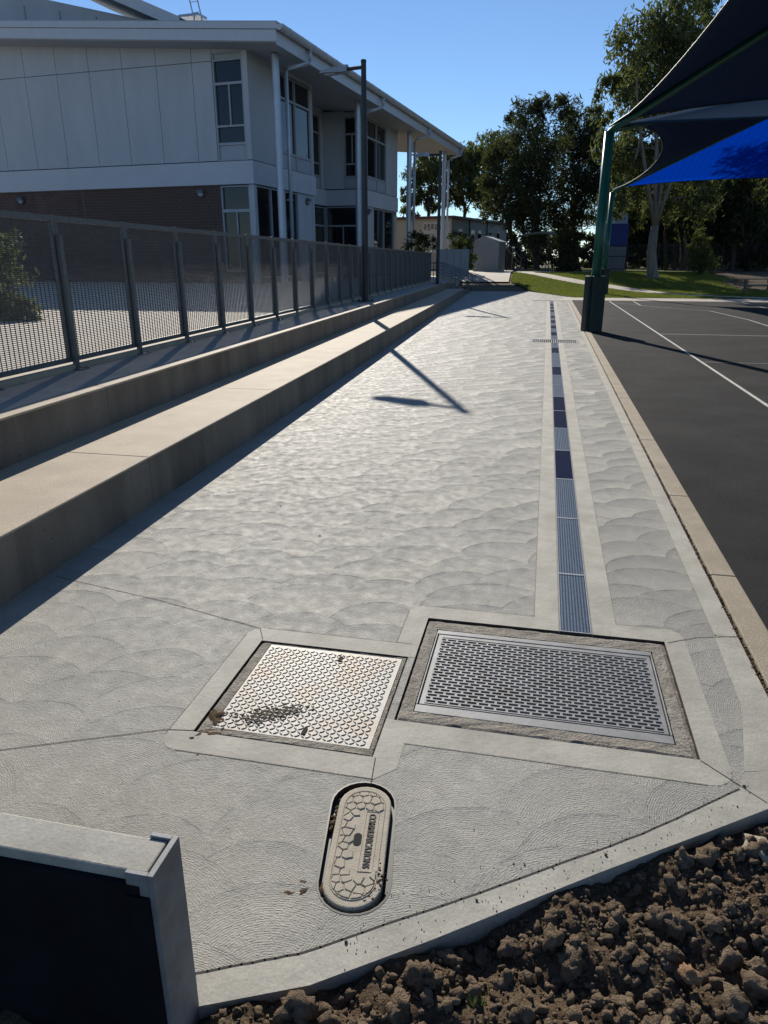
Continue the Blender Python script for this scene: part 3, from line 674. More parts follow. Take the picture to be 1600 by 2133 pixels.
# ------------------------------------------------------------------ pits and drains
def pit_box(name, x0, x1, y0, y1, zt, zb, mat_, parent):
    m = MB()
    for q in ([(x0,y0,zt),(x1,y0,zt),(x1,y0,zb),(x0,y0,zb)], [(x0,y1,zt),(x1,y1,zt),(x1,y1,zb),(x0,y1,zb)], [(x0,y0,zt),(x0,y1,zt),(x0,y1,zb),(x0,y0,zb)], [(x1,y0,zt),(x1,y1,zt),(x1,y1,zb),(x1,y0,zb)], [(x0,y0,zb),(x1,y0,zb),(x1,y1,zb),(x0,y1,zb)]): m.add(q, [[0,1,2,3]])
    return fmesh(name, m.v, m.f, mat_, parent)
def ring(m, o, i, z0, z1):
    x0,x1,y0,y1 = o; a0,a1,b0,b1 = i
    m.box(x0,x1,y0,b0,z0,z1); m.box(x0,x1,b1,y1,z0,z1); m.box(x0,a0,b0,b1,z0,z1); m.box(a1,x1,b0,b1,z0,z1)
def rough_ring(name, o, i, z, parent, n=26, amp=.0028):
    """uneven mortar packed round a pit frame: top sheet and an irregular inner lip"""
    x0,x1,y0,y1 = o; a0,a1,b0,b1 = i; m = MB()
    oo = []; ii = []
    for (p, q, r, s) in (((x0,y0),(x1,y0),(a0,b0),(a1,b0)), ((x1,y0),(x1,y1),(a1,b0),(a1,b1)), ((x1,y1),(x0,y1),(a1,b1),(a0,b1)), ((x0,y1),(x0,y0),(a0,b1),(a0,b0))):
        for k in range(n):
            t = k/n
            oo.append((p[0]+(q[0]-p[0])*t, p[1]+(q[1]-p[1])*t)); ii.append((r[0]+(s[0]-r[0])*t, r[1]+(s[1]-r[1])*t))
    L = len(oo); base = len(m.v)
    lay = []
    for f in (0, .25, .5, .75, 1):
        rowv = []
        for a, b in zip(oo, ii):
            jx = random.uniform(-amp, amp) if 0 < f < 1 else random.uniform(-amp*.6, amp*.6)
            rowv.append((a[0]+(b[0]-a[0])*f + jx*.6, a[1]+(b[1]-a[1])*f + random.uniform(-amp,amp)*.6, z + random.uniform(-amp, amp)*(.9 if 0 < f < 1 else .5) - (.008 if f == 0 else 0)))
        lay.append(rowv)
    for rw in lay: m.v += rw
    for l in range(4):
        for k in range(L):
            k2 = (k+1) % L; m.f.append([l*L+k, l*L+k2, (l+1)*L+k2, (l+1)*L+k])
    return m.build(name, M['mortar_bed'], parent)

# grated pit
gp = thing('grated_pit', 'large rectangular slotted steel drain grate set in rough mortar in the path', 'drain grate')
GI = (-.402, .588, 2.415, 3.10)
pit_box('pit_wall', PIT[0]+.001, PIT[1]-.001, PIT[2]+.001, PIT[3]-.001, .001, -.5, M['rust'], gp)
rough_ring('mortar_surround', (PIT[0]+.004,PIT[1]-.004,PIT[2]+.004,PIT[3]-.004), (GI[0]-.004,GI[1]+.004,GI[2]-.004,GI[3]+.004), -.004, gp)
m = MB(); m.box(GI[0],GI[1],GI[2],GI[2]+.05,-.03,-.004); m.box(GI[0],GI[1],GI[3]-.035,GI[3],-.03,-.004); m.box(GI[0],GI[0]+.006,GI[2]+.051,GI[3]-.036,-.03,-.002); m.box(GI[1]-.006,GI[1],GI[2]+.051,GI[3]-.036,-.03,-.002); m.build('grate_frame', M['galv'], gp, bevel=.0015)
pit_box('pit_bottom', GI[0]+.002, GI[1]-.002, GI[2]+.002, GI[3]-.002, -.028, -.45, M['void'], gp)
m = MB(); X0, X1, Y0, Y1 = GI[0]+.012, GI[1]-.012, GI[2]+.058, GI[3]-.043
m.box(X0,X1,Y1-.022,Y1,-.03,-.005); m.box(X0,X1,Y0,Y0+.005,-.03,-.005); m.box(X0,X0+.02,Y0+.0051,Y1-.0221,-.03,-.005); m.box(X1-.016,X1,Y0+.0051,Y1-.0221,-.03,-.005)
gr = m.build('grate_rim', M['galv'], gp); m = MB(); R = 25; ya, yb = Y0+.005, Y1-.022; pt = (yb-ya)/R; xa, xz = X0+.02, X1-.016
for r in range(R):
    y = ya + pt*(r+.5)
    m.box(xa+.0002, xz-.0002, y-pt*.145, y+pt*.145, -.016, -.0055)
    lx = .0475
    x = xa + (.5 if r % 2 else 0)*lx
    while x < xz:
        a, b = max(xa+.0003, x-.005), min(xz-.0003, x+.005)
        if b > a and r < R-1: m.box(a, b, y+pt*.147, y+pt*.853, -.0165, -.006)
        x += lx
stuff(m.build('slotted_plate', M['galv'], gr))
# checker plate cover
cp = thing('checker_plate_cover', 'square silver checker-plate access cover with dried mud left of the grate', 'access cover')
pit_box('pit_wall', CHK[0]+.001, CHK[1]-.001, CHK[2]+.001, CHK[3]-.001, .001, -.1, M['rust'], cp)
PL = (-1.150, -.522, 2.146, 2.796)
rough_ring('mortar_surround', (CHK[0]+.003,CHK[1]-.003,CHK[2]+.003,CHK[3]-.003), (PL[0]-.002,PL[1]+.002,PL[2]-.002,PL[3]+.002), -.004, cp, amp=.002)
m = MB(); hx = [(-.683-.004,2.735),( -.89,2.185)]
m.box(PL[0],PL[1],PL[2],PL[3],-.03,-.0045); plate = m.build('plate', M['tread'], cp, bevel=.001)
m = MB(); pitch = .0215; nxp = int((PL[1]-PL[0]-.01)/pitch); nyp = int((PL[3]-PL[2]-.01)/pitch)
for i in range(nxp):
    for j in range(nyp):
        cx, cy = PL[0]+.012+pitch*(i+.3), PL[2]+.012+pitch*(j+.3); ang = math.radians(45 if (i+j) % 2 else -45) ; ca, sa = math.cos(ang), math.sin(ang)
        pts = []
        for (lx_, ly_) in ((-.014,0),(-.0055,-.0034),(.0055,-.0034),(.014,0),(.0055,.0034),(-.0055,.0034)):
            pts.append((cx+ca*lx_-sa*ly_, cy+sa*lx_+ca*ly_))
        top = [(cx+(p[0]-cx)*.62, cy+(p[1]-cy)*.5, -.0012) for p in pts]
        b = len(m.v); m.v += [(p[0],p[1],-.0047) for p in pts] + top
        m.f += [[b+k, b+(k+1) % 6, b+6+(k+1) % 6, b+6+k] for k in range(6)] + [[b+6+k for k in range(6)]]
stuff(m.build('tread_lozenges', M['tread'], plate))
for (hx_, hy_) in ((-.795, 2.735), (-.79, 2.195)):
    m = MB(); m.box(hx_-.008, hx_+.008, hy_-.02, hy_+.02, -.006, -.0008); m.build('lifting_slot', M['void'], plate)
def lump(cx, cy, cz, r, n=1, sq=.6, seed=0, parent=None, name='x', mat_=None):
    bm = bmesh.new(); bmesh.ops.create_icosphere(bm, subdivisions=n, radius=1); rg = random.Random(seed)
    o3 = [Vector((rg.uniform(-1,1), rg.uniform(-1,1), rg.uniform(-1,1))) for _ in range(8)]
    from mathutils import noise as NS
    for v in bm.verts:
        d = v.co.normalized(); k = 1 + .6*NS.noise(d*1.2 + o3[0]*9) + .42*NS.noise(d*2.6 + o3[1]*9) + .2*NS.noise(d*6 + o3[2]*9)
        v.co = Vector((d.x*k*r + cx, d.y*k*r + cy, d.z*k*r*sq + cz))
    vs = [tuple(v.co) for v in bm.verts]; fs_ = [[v.index for v in f.verts] for f in bm.faces]; bm.free(); return vs, fs_
m = MB()
for k in range(420):
    t = random.gauss(0, 1); q = random.gauss(0, 1)
    m.add(*lump(-.955+.05*t+.025*q, 2.275+.033*q+.03*t*.5, -.003, random.uniform(.002,.0085), 1, .22, k))
stuff(m.build('dried_mud', M['mud'], cp, smooth=True))
# trench drain
td = thing('trench_drain', 'long narrow trench drain of dark blue and steel grates running up the path', 'trench drain')
m = MB()
for (a, b) in ((PIT[3]-.004, XGY0-.001), (XGY1+.001, Y_END)):
    m.box(TR0+.001, TR0+.004, a, b, -.1, .002); m.box(TR1-.004, TR1-.001, a, b, -.1, .002)
    m.box(TR0+.012, TR1-.012, a, b, -.12, -.11)
m.build('channel_frame', M['galv'], td)
L = .978
def grate_mesh(nl, nc, lw, cw):
    m = MB(); x0, x1 = TR0+.006, TR1-.006
    for i in range(nl):
        x = x0+.005 + (x1-x0-.01)*(i+.5)/nl; m.box(x-lw/2, x+lw/2, .0121, L-.0121, -.022, -.004)
    for j in range(nc):
        y = .014 + (L-.028)*(j+.5)/nc; m.box(x0+.0052, x1-.0052, y-cw/2, y+cw/2, -.014, -.0052)
    return m
g1 = grate_mesh(9, 80, .0075, .005); g2 = grate_mesh(14, 60, .0072, .009)
kinds = 'sssnsnnssnssnssnsnsnsnssnsnsn'
proto = {}
y = PIT[3] + .0; yy = [3.93-L*.745 + L*i for i in range(32)]
bounds = [PIT[3]+.003, 3.91] + [3.91+L*i for i in range(1, 14)]
segs = []
yv = 3.91
ks = 0
first = True
pos = [3.91-L+.0] + [3.91+L*i for i in range(0, 13)]
pos = [p for p in pos if p + L < XGY0+.4] + [XGY1+.02+L*i for i in range(17) if XGY1+.02+L*i+L < Y_END+.3]
for i, p0 in enumerate(pos):
    kd = kinds[i % len(kinds)]
    if kd not in proto:
        o = (g1 if kd == 's' else g2).build('grate', M['grate_plain'] if kd == 's' else M['grate_navy'], td); proto[kd] = o; rm = MB(); x0_, x1_ = TR0+.006, TR1-.006; ring(rm, (x0_,x1_,.003,L-.003), (x0_+.003,x1_-.003,.010,L-.010), -.03, -.001); rm.build('rim', M['grate_rim'], o)
    else: o = copy_tree(proto[kd], td)
    o.location = (0, p0, 0); o.scale = (1, 1, 1)
    if p0 < PIT[3]: o.scale = (1, (3.91-PIT[3]-.004)/L, 1); o.location = (0, PIT[3]+.004, 0)
    if XGY0-L < p0 < XGY0: o.scale = (1, (XGY0-p0-.004)/L, 1)
# cross grate
cg = thing('cross_grate', 'distant dark grate lying across the trench drain near the green post', 'drain grate')
pit_box('pit_wall', XG0+.001, XG1-.001, XGY0+.001, XGY1-.001, -.002, -.2, M['void'], cg)
m = MB(); ring(m, (XG0+.004,XG1-.004,XGY0+.004,XGY1-.004), (XG0+.05,XG1-.05,XGY0+.05,XGY1-.05), -.03, .003); m.build('grate_frame', M['galv'], cg)
bmb = MB(); bmb.box(0,.022,XGY0+.052,XGY1-.052,-.03,-.002); b0 = bmb.build('bar', M['galv'], cg); b0.location = (XG0+.06,0,0)
for i in range(1, 22): part_copy(b0, cg, (XG0+.06+.0455*i, 0, 0))
# far grate strip behind the drain end
m = MB(); m.box(-.62,1.0,34.7,34.95,-.02,.014); tag(m.build('concrete_threshold', M['path']), 'thin pale concrete strip across the far end of the trench drain', 'strip')

# communications pit
cm = thing('communications_pit', 'oblong beige lid lettered COMMUNICATIONS sitting loose in its black pit frame', 'pit lid')
def ovalwall(name, hw, hl, z0, z1, mat_, parent, c=None, th=.006):
    c = c or CC; o = oval(c[0], c[1], hw, hl, rot=CR); i = oval(c[0], c[1], hw-th, hl-th, rot=CR); n = len(o); m = MB()
    m.v += [(p[0],p[1],z1) for p in o] + [(p[0],p[1],z1) for p in i] + [(p[0],p[1],z0) for p in i] + [(p[0],p[1],z0) for p in o]
    for k in range(n):
        k2 = (k+1) % n; m.f += [[k,k2,n+k2,n+k],[n+k,n+k2,2*n+k2,2*n+k],[3*n+k,3*n+k2,k2,k]]
    return m.build(name, mat_, parent)
ovalwall('pit_frame', .1095, .2695, -.25, .001, M['plastic'], cm); ovalwall('inner_frame', .1025, .2625, -.25, -.02, M['plastic'], cm, th=.012)
m = MB(); m.prism(oval(CC[0],CC[1],.108,.268,rot=CR), -.13, -.11); m.build('pit_floor', M['void'], cm)
LC = (-.447, 1.697); lrot = 0.0
lid = MB(); lid.prism(oval(LC[0],LC[1],.0865,.246,rot=lrot), -.045, .006); lo = lid.build('lid', M['lid'], cm, bevel=.006, seg=3)
# a shallow raised rim and crazy-paving pads cast on the lid
rim_o, rim_i = oval(LC[0],LC[1],.070,.222,rot=lrot), oval(LC[0],LC[1],.0675,.2195,rot=lrot); n = len(rim_o); m = MB()
m.v += [(p[0],p[1],.0062) for p in rim_o] + [(p[0],p[1],.0085) for p in rim_i] + [(LC[0]+(p[0]-LC[0])*.965, LC[1]+(p[1]-LC[1])*.985,.0062) for p in rim_i]
for kk in range(n):
    k2 = (kk+1) % n; m.f += [[kk,k2,n+k2,n+kk],[n+kk,n+k2,2*n+k2,2*n+kk]]
m.build('cast_rim', M['lid'], lo)
def clip(poly, px, py, nx_, ny_):
    out = []
    for i in range(len(poly)):
        a, b = poly[i], poly[(i+1) % len(poly)]
        da, db = (a[0]-px)*nx_+(a[1]-py)*ny_, (b[0]-px)*nx_+(b[1]-py)*ny_
        if da <= 0: out.append(a)
        if da*db < 0: t = da/(da-db); out.append((a[0]+(b[0]-a[0])*t, a[1]+(b[1]-a[1])*t))
    return out
seeds = []
for i in range(-3, 4):
    for j in range(-8, 9): seeds.append((LC[0]+i*.031+(.0155 if j % 2 else 0)+random.uniform(-.008,.008), LC[1]+j*.030+random.uniform(-.009,.009)))
ov = oval(LC[0],LC[1],.064,.215,rot=lrot); m = MB()
for s_ in seeds:
    poly = list(ov)
    for q in seeds:
        if q is s_: continue
        dx, dy = q[0]-s_[0], q[1]-s_[1]
        if dx*dx+dy*dy < .012: poly = clip(poly, (s_[0]+q[0])/2, (s_[1]+q[1])/2, dx, dy)
        if len(poly) < 3: break
    if len(poly) < 3: continue
    cx = sum(p[0] for p in poly)/len(poly); cy = sum(p[1] for p in poly)/len(poly)
    if cx > LC[0]-.018 and LC[1]-.125 < cy < LC[1]+.135: continue
    if abs(cy-LC[1]) < .03 and cx > LC[0]-.03: continue
    n = len(poly); b = len(m.v)
    m.v += [(cx+(p[0]-cx)*.93, cy+(p[1]-cy)*.93, .0061) for p in poly] + [(cx+(p[0]-cx)*.80, cy+(p[1]-cy)*.80, .0095) for p in poly]
    m.f += [[b+i, b+(i+1) % n, b+n+(i+1) % n, b+n+i] for i in range(n)] + [[b+n+i for i in range(n)]]
m.build('crazy_paving_relief', M['lid'], lo)
m = MB(); m.prism(oval(LC[0]-.006,LC[1]+.005,.0125,.026), .004, .0069); m.build('lifting_hole', M['void'], lo)
m = MB(); x0,x1,y0,y1 = LC[0]+.008,LC[0]+.052,LC[1]-.118,LC[1]+.128; ring(m, (x0,x1,y0,y1), (x0+.002,x1-.002,y0+.002,y1-.002), .0062, .0078); m.build('text_border', M['lid'], lo)
def text(body, size, loc, rot, mat_, parent, ext=.0012, name='lettering', align='CENTER', xs=1.0):
    cu = bpy.data.curves.new(name, 'FONT'); cu.body = body; cu.size = size; cu.extrude = ext; cu.align_x = align; cu.align_y = 'CENTER'; cu.offset = size*.012
    ob = bpy.data.objects.new(name, cu); COL.objects.link(ob); bpy.context.view_layer.update()
    me = bpy.data.meshes.new_from_object(ob.evaluated_get(bpy.context.evaluated_depsgraph_get())); bpy.data.objects.remove(ob)
    me.materials.clear(); me.materials.append(mat_)
    o = bpy.data.objects.new(name, me); COL.objects.link(o); o.parent = parent; o.location = loc; o.rotation_euler = rot; o.scale = (xs,1,1); return o
text('COMMUNICATIONS', .030, (LC[0]+.030, LC[1]+.006, .0072), (0,0,math.radians(-90)), M['lidtext'], lo, xs=.80)
TH = math.radians(7.0); lo.rotation_euler = (0,0,TH); rv = Matrix.Rotation(TH, 2) @ Vector(LC); lo.location = (LC[0]-rv.x, LC[1]-rv.y, 0)
m = MB()
for kk in range(60): m.add(*lump(LC[0]+.083+random.gauss(0,.012), LC[1]-.14+random.gauss(0,.03), .005, random.uniform(.002,.006), 1, .6, 500+kk))
for kk in range(30): m.add(*lump(-.553+random.gauss(0,.005), 1.80+random.gauss(0,.03), -.012, random.uniform(.004,.01), 1, .8, 600+kk))
stuff(m.build('pit_dirt', M['soil'], cm, smooth=True))

# ------------------------------------------------------------------ foreground retaining wall with steel channel end
rw = thing('retaining_wall', 'low concrete wall at lower left with shaded face coloured black and galvanised end channel', 'wall')
WZ = .512
m = MB(); m.prism([(-3.2,1.00),(-.722,1.016),(-.722,1.106),(-3.2,1.094)], -.5, WZ-.004); m.build('concrete_panel', M['smooth'], rw, bevel=.004)
m = MB(); m.prism([(-3.2,.985),(-.735,1.004),(-.735,1.0158),(-3.2,.9998)], -.5, WZ-.03); m.build('shade_black_face', M['shadeblack'], rw)  # thin sheet that carries the wall's shade as black colour
m = MB(); m.prism([(-.7145,1.004),(-.701,1.004),(-.701,1.118),(-.7145,1.118)], -.5, WZ+.002); m.prism([(-.765,1.1065),(-.7147,1.1065),(-.7147,1.118),(-.765,1.118)], -.5, WZ+.0015); m.prism([(-.765,1.004),(-.7147,1.004),(-.7147,1.0145),(-.765,1.0145)], WZ-.06, WZ+.0015); m.build('end_channel', M['galv'], rw, bevel=.0012)
m = MB(); m.prism([(-.765,.998),(-.7147,.998),(-.7147,1.0036),(-.765,1.0036)], -.5, WZ-.055); m.build('channel_flange', M['shadeblack'], rw)  # near flange, its shade put into the black colour

# ------------------------------------------------------------------ soil bed
from mathutils import noise as NS
def edge_y(x):
    for a, b in zip(eout[:-1], eout[1:]):
        if a[0] <= x <= b[0]: return a[1] + (b[1]-a[1])*(x-a[0])/(b[0]-a[0])
    return eout[0][1] - .02 if x < eout[0][0] else 2.3
st_ = .012; xs_ = np.arange(-1.2, 2.0, st_); ys_ = np.arange(.2, 2.35, st_); V = []
for y in ys_:
    for x in xs_:
        p = Vector((x, y, 0)); h = .05*NS.noise(p*3.1) + .032*NS.noise(p*9) + .02*abs(NS.noise(p*24)) + .01*NS.noise(p*60) + .006*NS.noise(p*120)
        V.append((x, y, -.05 + h + .03*max(0, min(1, (1.75-y)))))
nx = len(xs_); Fq = np.array([[j*nx+i, j*nx+i+1, (j+1)*nx+i+1, (j+1)*nx+i] for j in range(len(ys_)-1) for i in range(nx-1)])
struct(fmesh('soil_bed', V, Fq, M['soil'], smooth=True))
def soil_z(x, y):
    p = Vector((x, y, 0)); return -.05 + .05*NS.noise(p*3.1) + .032*NS.noise(p*9) + .02*abs(NS.noise(p*24)) + .03*max(0, min(1, (1.75-y)))
bases = []
for sd in range(10):
    for sub in (1, 2, 3):
        vs, fs_ = lump(0, 0, 0, 1, sub, .8, sd+900)
        A = np.array(vs); 
        if sub == 3:
            A = np.array([tuple(Vector(v)*(1+.22*NS.noise(Vector(v)*6+Vector((sd,0,0)))+.12*NS.noise(Vector(v)*13))) for v in vs])
        bases.append((sub, A, np.array(fs_)))
by = {s: [b for b in bases if b[0] == s] for s in (1,2,3)}
VV, FF, base = [], [], 0
cnt = 0
while cnt < 22000:
    x = random.uniform(-.72, 1.65); y = random.uniform(.55, 2.2)
    if y > edge_y(x) - .012: continue
    if x < -.66 and y > .98: continue
    r = min(.04, .0034*math.exp(random.gauss(0, .78)))
    if cnt < 60: r = random.uniform(.014, .034)
    if y > edge_y(x) - r*1.05 - .008: continue
    sub = 3 if r > .022 else 2 if r > .009 else 1
    b = random.choice(by[sub]); q = Matrix.Rotation(random.uniform(0,6.28), 3, Vector((random.gauss(0,1),random.gauss(0,1),random.gauss(0,1))).normalized())
    A = b[1] @ np.array(q).T * r + np.array([x, y, soil_z(x,y) + r*.35])
    VV.append(A); FF.append(b[2]+base); base += len(A); cnt += 1
stuff(fmesh('soil_clods', np.concatenate(VV), np.concatenate(FF), M['clod'], smooth=True))['label'] = 'loose brown soil clods heaped against the path edge'
bpy.data.objects['soil_clods']['category'] = 'soil'
def stone(name, x, y, z, r, mat_, label, sq=.7, seed=0):
    vs, fs_ = lump(0,0,0, r, 3, sq, seed); o = fmesh(name, vs, fs_, mat_, smooth=True); o.location = (x,y,z); return tag(o, label, 'stone')
stone('stone', .795, 1.955, -.035, .07, M['rock'], 'pale concrete lump at the right edge beside the soil', .6, 31)
stone('stone', .475, 1.462, -.015, .026, M['orange_rock'], 'small orange-brown stone lying in the dark soil', .7, 37)
# crumbs on the concrete
m = MB()
for kk in range(330):
    x = random.uniform(-2.0, .95); y = random.uniform(1.3, 6.5)
    if kk < 240: x = random.uniform(-.4,.8); t_ = edge_y(x); y = t_ + abs(random.gauss(0,.12)) + .005
    if PIT[0] < x < PIT[1] and PIT[2] < y < PIT[3] or CHK[0] < x < CHK[1] and CHK[2] < y < CHK[3] or -.6 < x < -.32 and 1.42 < y < 1.98: continue
    if y < edge_y(x)+.004 or (x < -.70 and y < 1.15): continue
    r = random.uniform(.0007,.002) if random.random() < .96 else random.uniform(.003,.006)
    m.add(*lump(x, y, .002+r*.3, r, 1, .7, 2000+kk))
tag(stuff(m.build('soil_crumbs', M['soil'], smooth=True)), 'small dark soil crumbs scattered over the concrete path', 'soil')
m = MB()
for (cx, cy) in ((-.06,1.28),(-.05,1.262),(-.03,1.27)):
    for kk in range(9):
        a_ = random.uniform(0, 6.28); l = random.uniform(.015,.03); b0_ = Vector((cx,cy,soil_z(cx,cy)+.01)); tp = b0_ + Vector((math.cos(a_)*l*.7, math.sin(a_)*l*.7, l)); sd = Vector((-math.sin(a_),math.cos(a_),0))*.0018
        m.add([b0_-sd, b0_+sd, tp], [[0,1,2]])
tag(m.build('weed', M['grass']), 'tiny green weed sprouting among the soil clods', 'plant')
# grime packed along kerb gap
m = MB()
for kk in range(420):
    y = 2.4 + abs(random.gauss(0, 3.2)); m.add(*lump(1.022+random.gauss(0,.006), y, -.002, random.uniform(.003,.009), 1, .7, 3000+kk))
stuff(m.build('gap_debris', M['soil'], smooth=True)); tag(bpy.data.objects['gap_debris'], 'dirt and leaf debris caught in the gap beside the old kerb', 'debris')

# ------------------------------------------------------------------ shade structure
sh = thing('shade_structure', 'large navy blue shade sails on green steel posts over the asphalt court', 'shade sail')
P0, P1, P2 = Vector((1.2,-2.0,4.75)), Vector((1.19,19.6,4.70)), Vector((2.9,41.0,5.10))
P0R, P1R, P2R = Vector((14,-2,4.75)), Vector((14,19.6,4.7)), Vector((17,41.0,5.1))
A1, A2 = Vector((7.2,9.0,7.05)), Vector((9.4,30.3,7.6))
def post(top, base_z=0.0, r=.118, pad=True, parent=sh):
    m = MB(); m.tube([(top.x, top.y, base_z), (top.x, top.y, top.z-.12)], r, 20); o = m.build('post', M['green'], parent)
    for q in o.data.polygons: q.use_smooth = len(q.vertices) == 4
    if pad:
        m = MB()
        for k in range(4):
            a = math.pi/2*k + math.radians(20)
            c, s = math.cos(a), math.sin(a)
            lp = [(.10,-.16),(.22,-.16),(.235,-.12),(.235,.12),(.22,.16),(.10,.16)]
            m.prism([(top.x+c*x-s*y, top.y+s*x+c*y) for x, y in lp], base_z, base_z+1.35)
        m.build('post_pad', M['greenpad'], o, bevel=.012)
    return o
for p in (P1, P2, P2R, P1R): post(p)
for p in (P1, P2, P1R, P2R):
    d = (A2-p).normalized() if p in (P2, P2R) else (A1-p).normalized()
    pass
def rafter(p, a, r=.075):
    mid = p + (a-p)*.5 + Vector((0,0,-.0)); m = MB(); m.tube([p+Vector((0,0,-.14)), p+(a-p)*.02+Vector((0,0,-.10)), mid+Vector((0,0,-.10)), a+Vector((0,0,-.10))], r, 12); o = m.build('rafter', M['green'], sh)
    for q in o.data.polygons: q.use_smooth = len(q.vertices) == 4
for p in (P1, P1R, P0R): rafter(p, A1)
for p in (P1, P2, P2R, P1R): rafter(p, A2, .06)
def canopy(c, apex, bulge, mats):
    """hipped tensile canopy: four cloth panels between the rafters, edges pulled in by bulge"""
    N_, Mm = 22, 16
    for s_ in range(4):
        a, b = c[s_], c[(s_+1) % 4]; V = []; Fc = []
        inw = Vector((apex.x-(a.x+b.x)/2, apex.y-(a.y+b.y)/2, (apex.z-(a.z+b.z)/2)*.72)).normalized()
        for i in range(N_+1):
            t = i/N_; e = a.lerp(b, t) + inw*(4*t*(1-t))**.62*bulge[s_]
            for j in range(Mm+1):
                q = j/Mm; V.append(e.lerp(apex, q) - Vector((0,0,.16*16*q*(1-q)*t*(1-t))))
        for i in range(N_):
            for j in range(Mm): Fc.append([i*(Mm+1)+j, (i+1)*(Mm+1)+j, (i+1)*(Mm+1)+j+1, i*(Mm+1)+j+1])
        o = fmesh('sail_panel', V, np.array(Fc), mats[s_], sh, smooth=True)
        md = o.modifiers.new('thickness', 'SOLIDIFY'); md.thickness = .006
        ed = MB(); ed.tube([V[i*(Mm+1)] for i in range(N_+1)], .02, 6); ed.build('edge_cable', M['greenpad'], o)
D_, B_l = M['sail_dark'], M['sail']
canopy([P0, P1, P1R, P0R], A1, [1.0, 1.6, 1.0, 1.6], [D_, D_, D_, D_])
canopy([P1, P2, P2R, P1R], A2, [1.7, 1.6, 1.6, 1.6], [D_, B_l, D_, D_])

# ------------------------------------------------------------------ lawn, footpaths
def tsheet(name, pts_l, pts_r, mat_, dz, n=10, kind='structure'):
    """strip between two polylines laid on the terrain"""
    V = []; L_ = len(pts_l)
    for a, b in zip(pts_l, pts_r):
        for k in range(n+1):
            x = a[0]+(b[0]-a[0])*k/n; y = a[1]+(b[1]-a[1])*k/n; V.append((x, y, terr(y)+dz))
    Fc = np.array([[i*(n+1)+k, i*(n+1)+k+1, (i+1)*(n+1)+k+1, (i+1)*(n+1)+k] for i in range(L_-1) for k in range(n)])
    o = fmesh(name, V, Fc, mat_, smooth=True); o['kind'] = kind; return o
yl = np.linspace(38.0, 100, 60)
tsheet('lawn', [(-2.4 if y > 50 else 1.3-(y-38)*.31, y) for y in yl], [(70, y) for y in yl], M['lawn'], .0 + .02, n=40)
yl2 = np.linspace(49.5, 70, 26)
tsheet('ramp_path', [(-5.6-(y-49.5)*.10, y) for y in yl2], [(-2.45-(y-49.5)*.03, y) for y in yl2], M['path'], .035, n=4)
fp = [(-2.4,57.5),(-.8,54.5),(.6,51.8),(2.0,49.6),(3.6,47.6),(5.2,45.2),(6.6,42.6),(8.0,40.4),(10.0,38.6),(14,37.6)]
def offs(pl, d):
    out = []
    for i, p in enumerate(pl):
        a = Vector(pl[max(i-1,0)]); b = Vector(pl[min(i+1,len(pl)-1)]); t = (b-a).normalized(); out.append((p[0]-t.y*d, p[1]+t.x*d))
    return out
def dens(pl, k=6):
    return [tuple(Vector(a).lerp(Vector(b), i/k)) for a, b in zip(pl[:-1], pl[1:]) for i in range(k)] + [pl[-1]]
fpd = dens(fp); tsheet('footpath', offs(fpd, .62), offs(fpd, -.62), M['path'], .045, n=3)
tsheet('bare_patch', [(-2.4, y) for y in np.linspace(56.5, 63, 8)], [(3.2, y) for y in np.linspace(56.5, 63, 8)], M['path'], .04, n=5)
tsheet('litter_ground', [(11+.8*math.sin(y), y) for y in np.linspace(46, 75, 30)], [(45, y) for y in np.linspace(46, 75, 30)], M['litter'], .05, n=20)
# grass blades
def blades(n, area, h, name):
    x = RNG.uniform(area[0], area[1], n); y = RNG.uniform(area[2], area[3], n)
    keep = (x > 1.3-(y-38.2)*.315)
    d = np.full(n, 9.0)
    for p, q in zip(fp[:-1], fp[1:]):
        px, py = p; dx, dy = q[0]-px, q[1]-py; t = np.clip(((x-px)*dx+(y-py)*dy)/(dx*dx+dy*dy), 0, 1)
        d = np.minimum(d, np.hypot(x-px-t*dx, y-py-t*dy))
    keep &= d > .6
    keep &= ~((x < 3.2) & (y > 56.4)); keep &= ~((x > 10.8) & (y > 46))
    x, y = x[keep], y[keep]; n = len(x); t = np.clip((y-43)/14, 0, 1); z = .9*t*t*(3-2*t) + .02
    a = RNG.uniform(0, 2*np.pi, n); wd = RNG.uniform(.012, .022, n); hh = h*RNG.uniform(.5, 1.3, n); ln = RNG.uniform(-.05, .05, (n,2))
    b0 = np.stack([x-np.cos(a)*wd, y-np.sin(a)*wd, z], 1); b1 = np.stack([x+np.cos(a)*wd, y+np.sin(a)*wd, z], 1); tp = np.stack([x+ln[:,0], y+ln[:,1], z+hh], 1)
    V = np.concatenate([b0, b1, tp]); i = np.arange(n); Fc = np.stack([i, i+n, i+2*n], 1)
    return fmesh(name, V, Fc, M['grass'])
tag(stuff(blades(150000, (-2.4, 16, 38.2, 57.5), .07, 'grass')), 'short mown green grass between the path and the trees', 'grass')

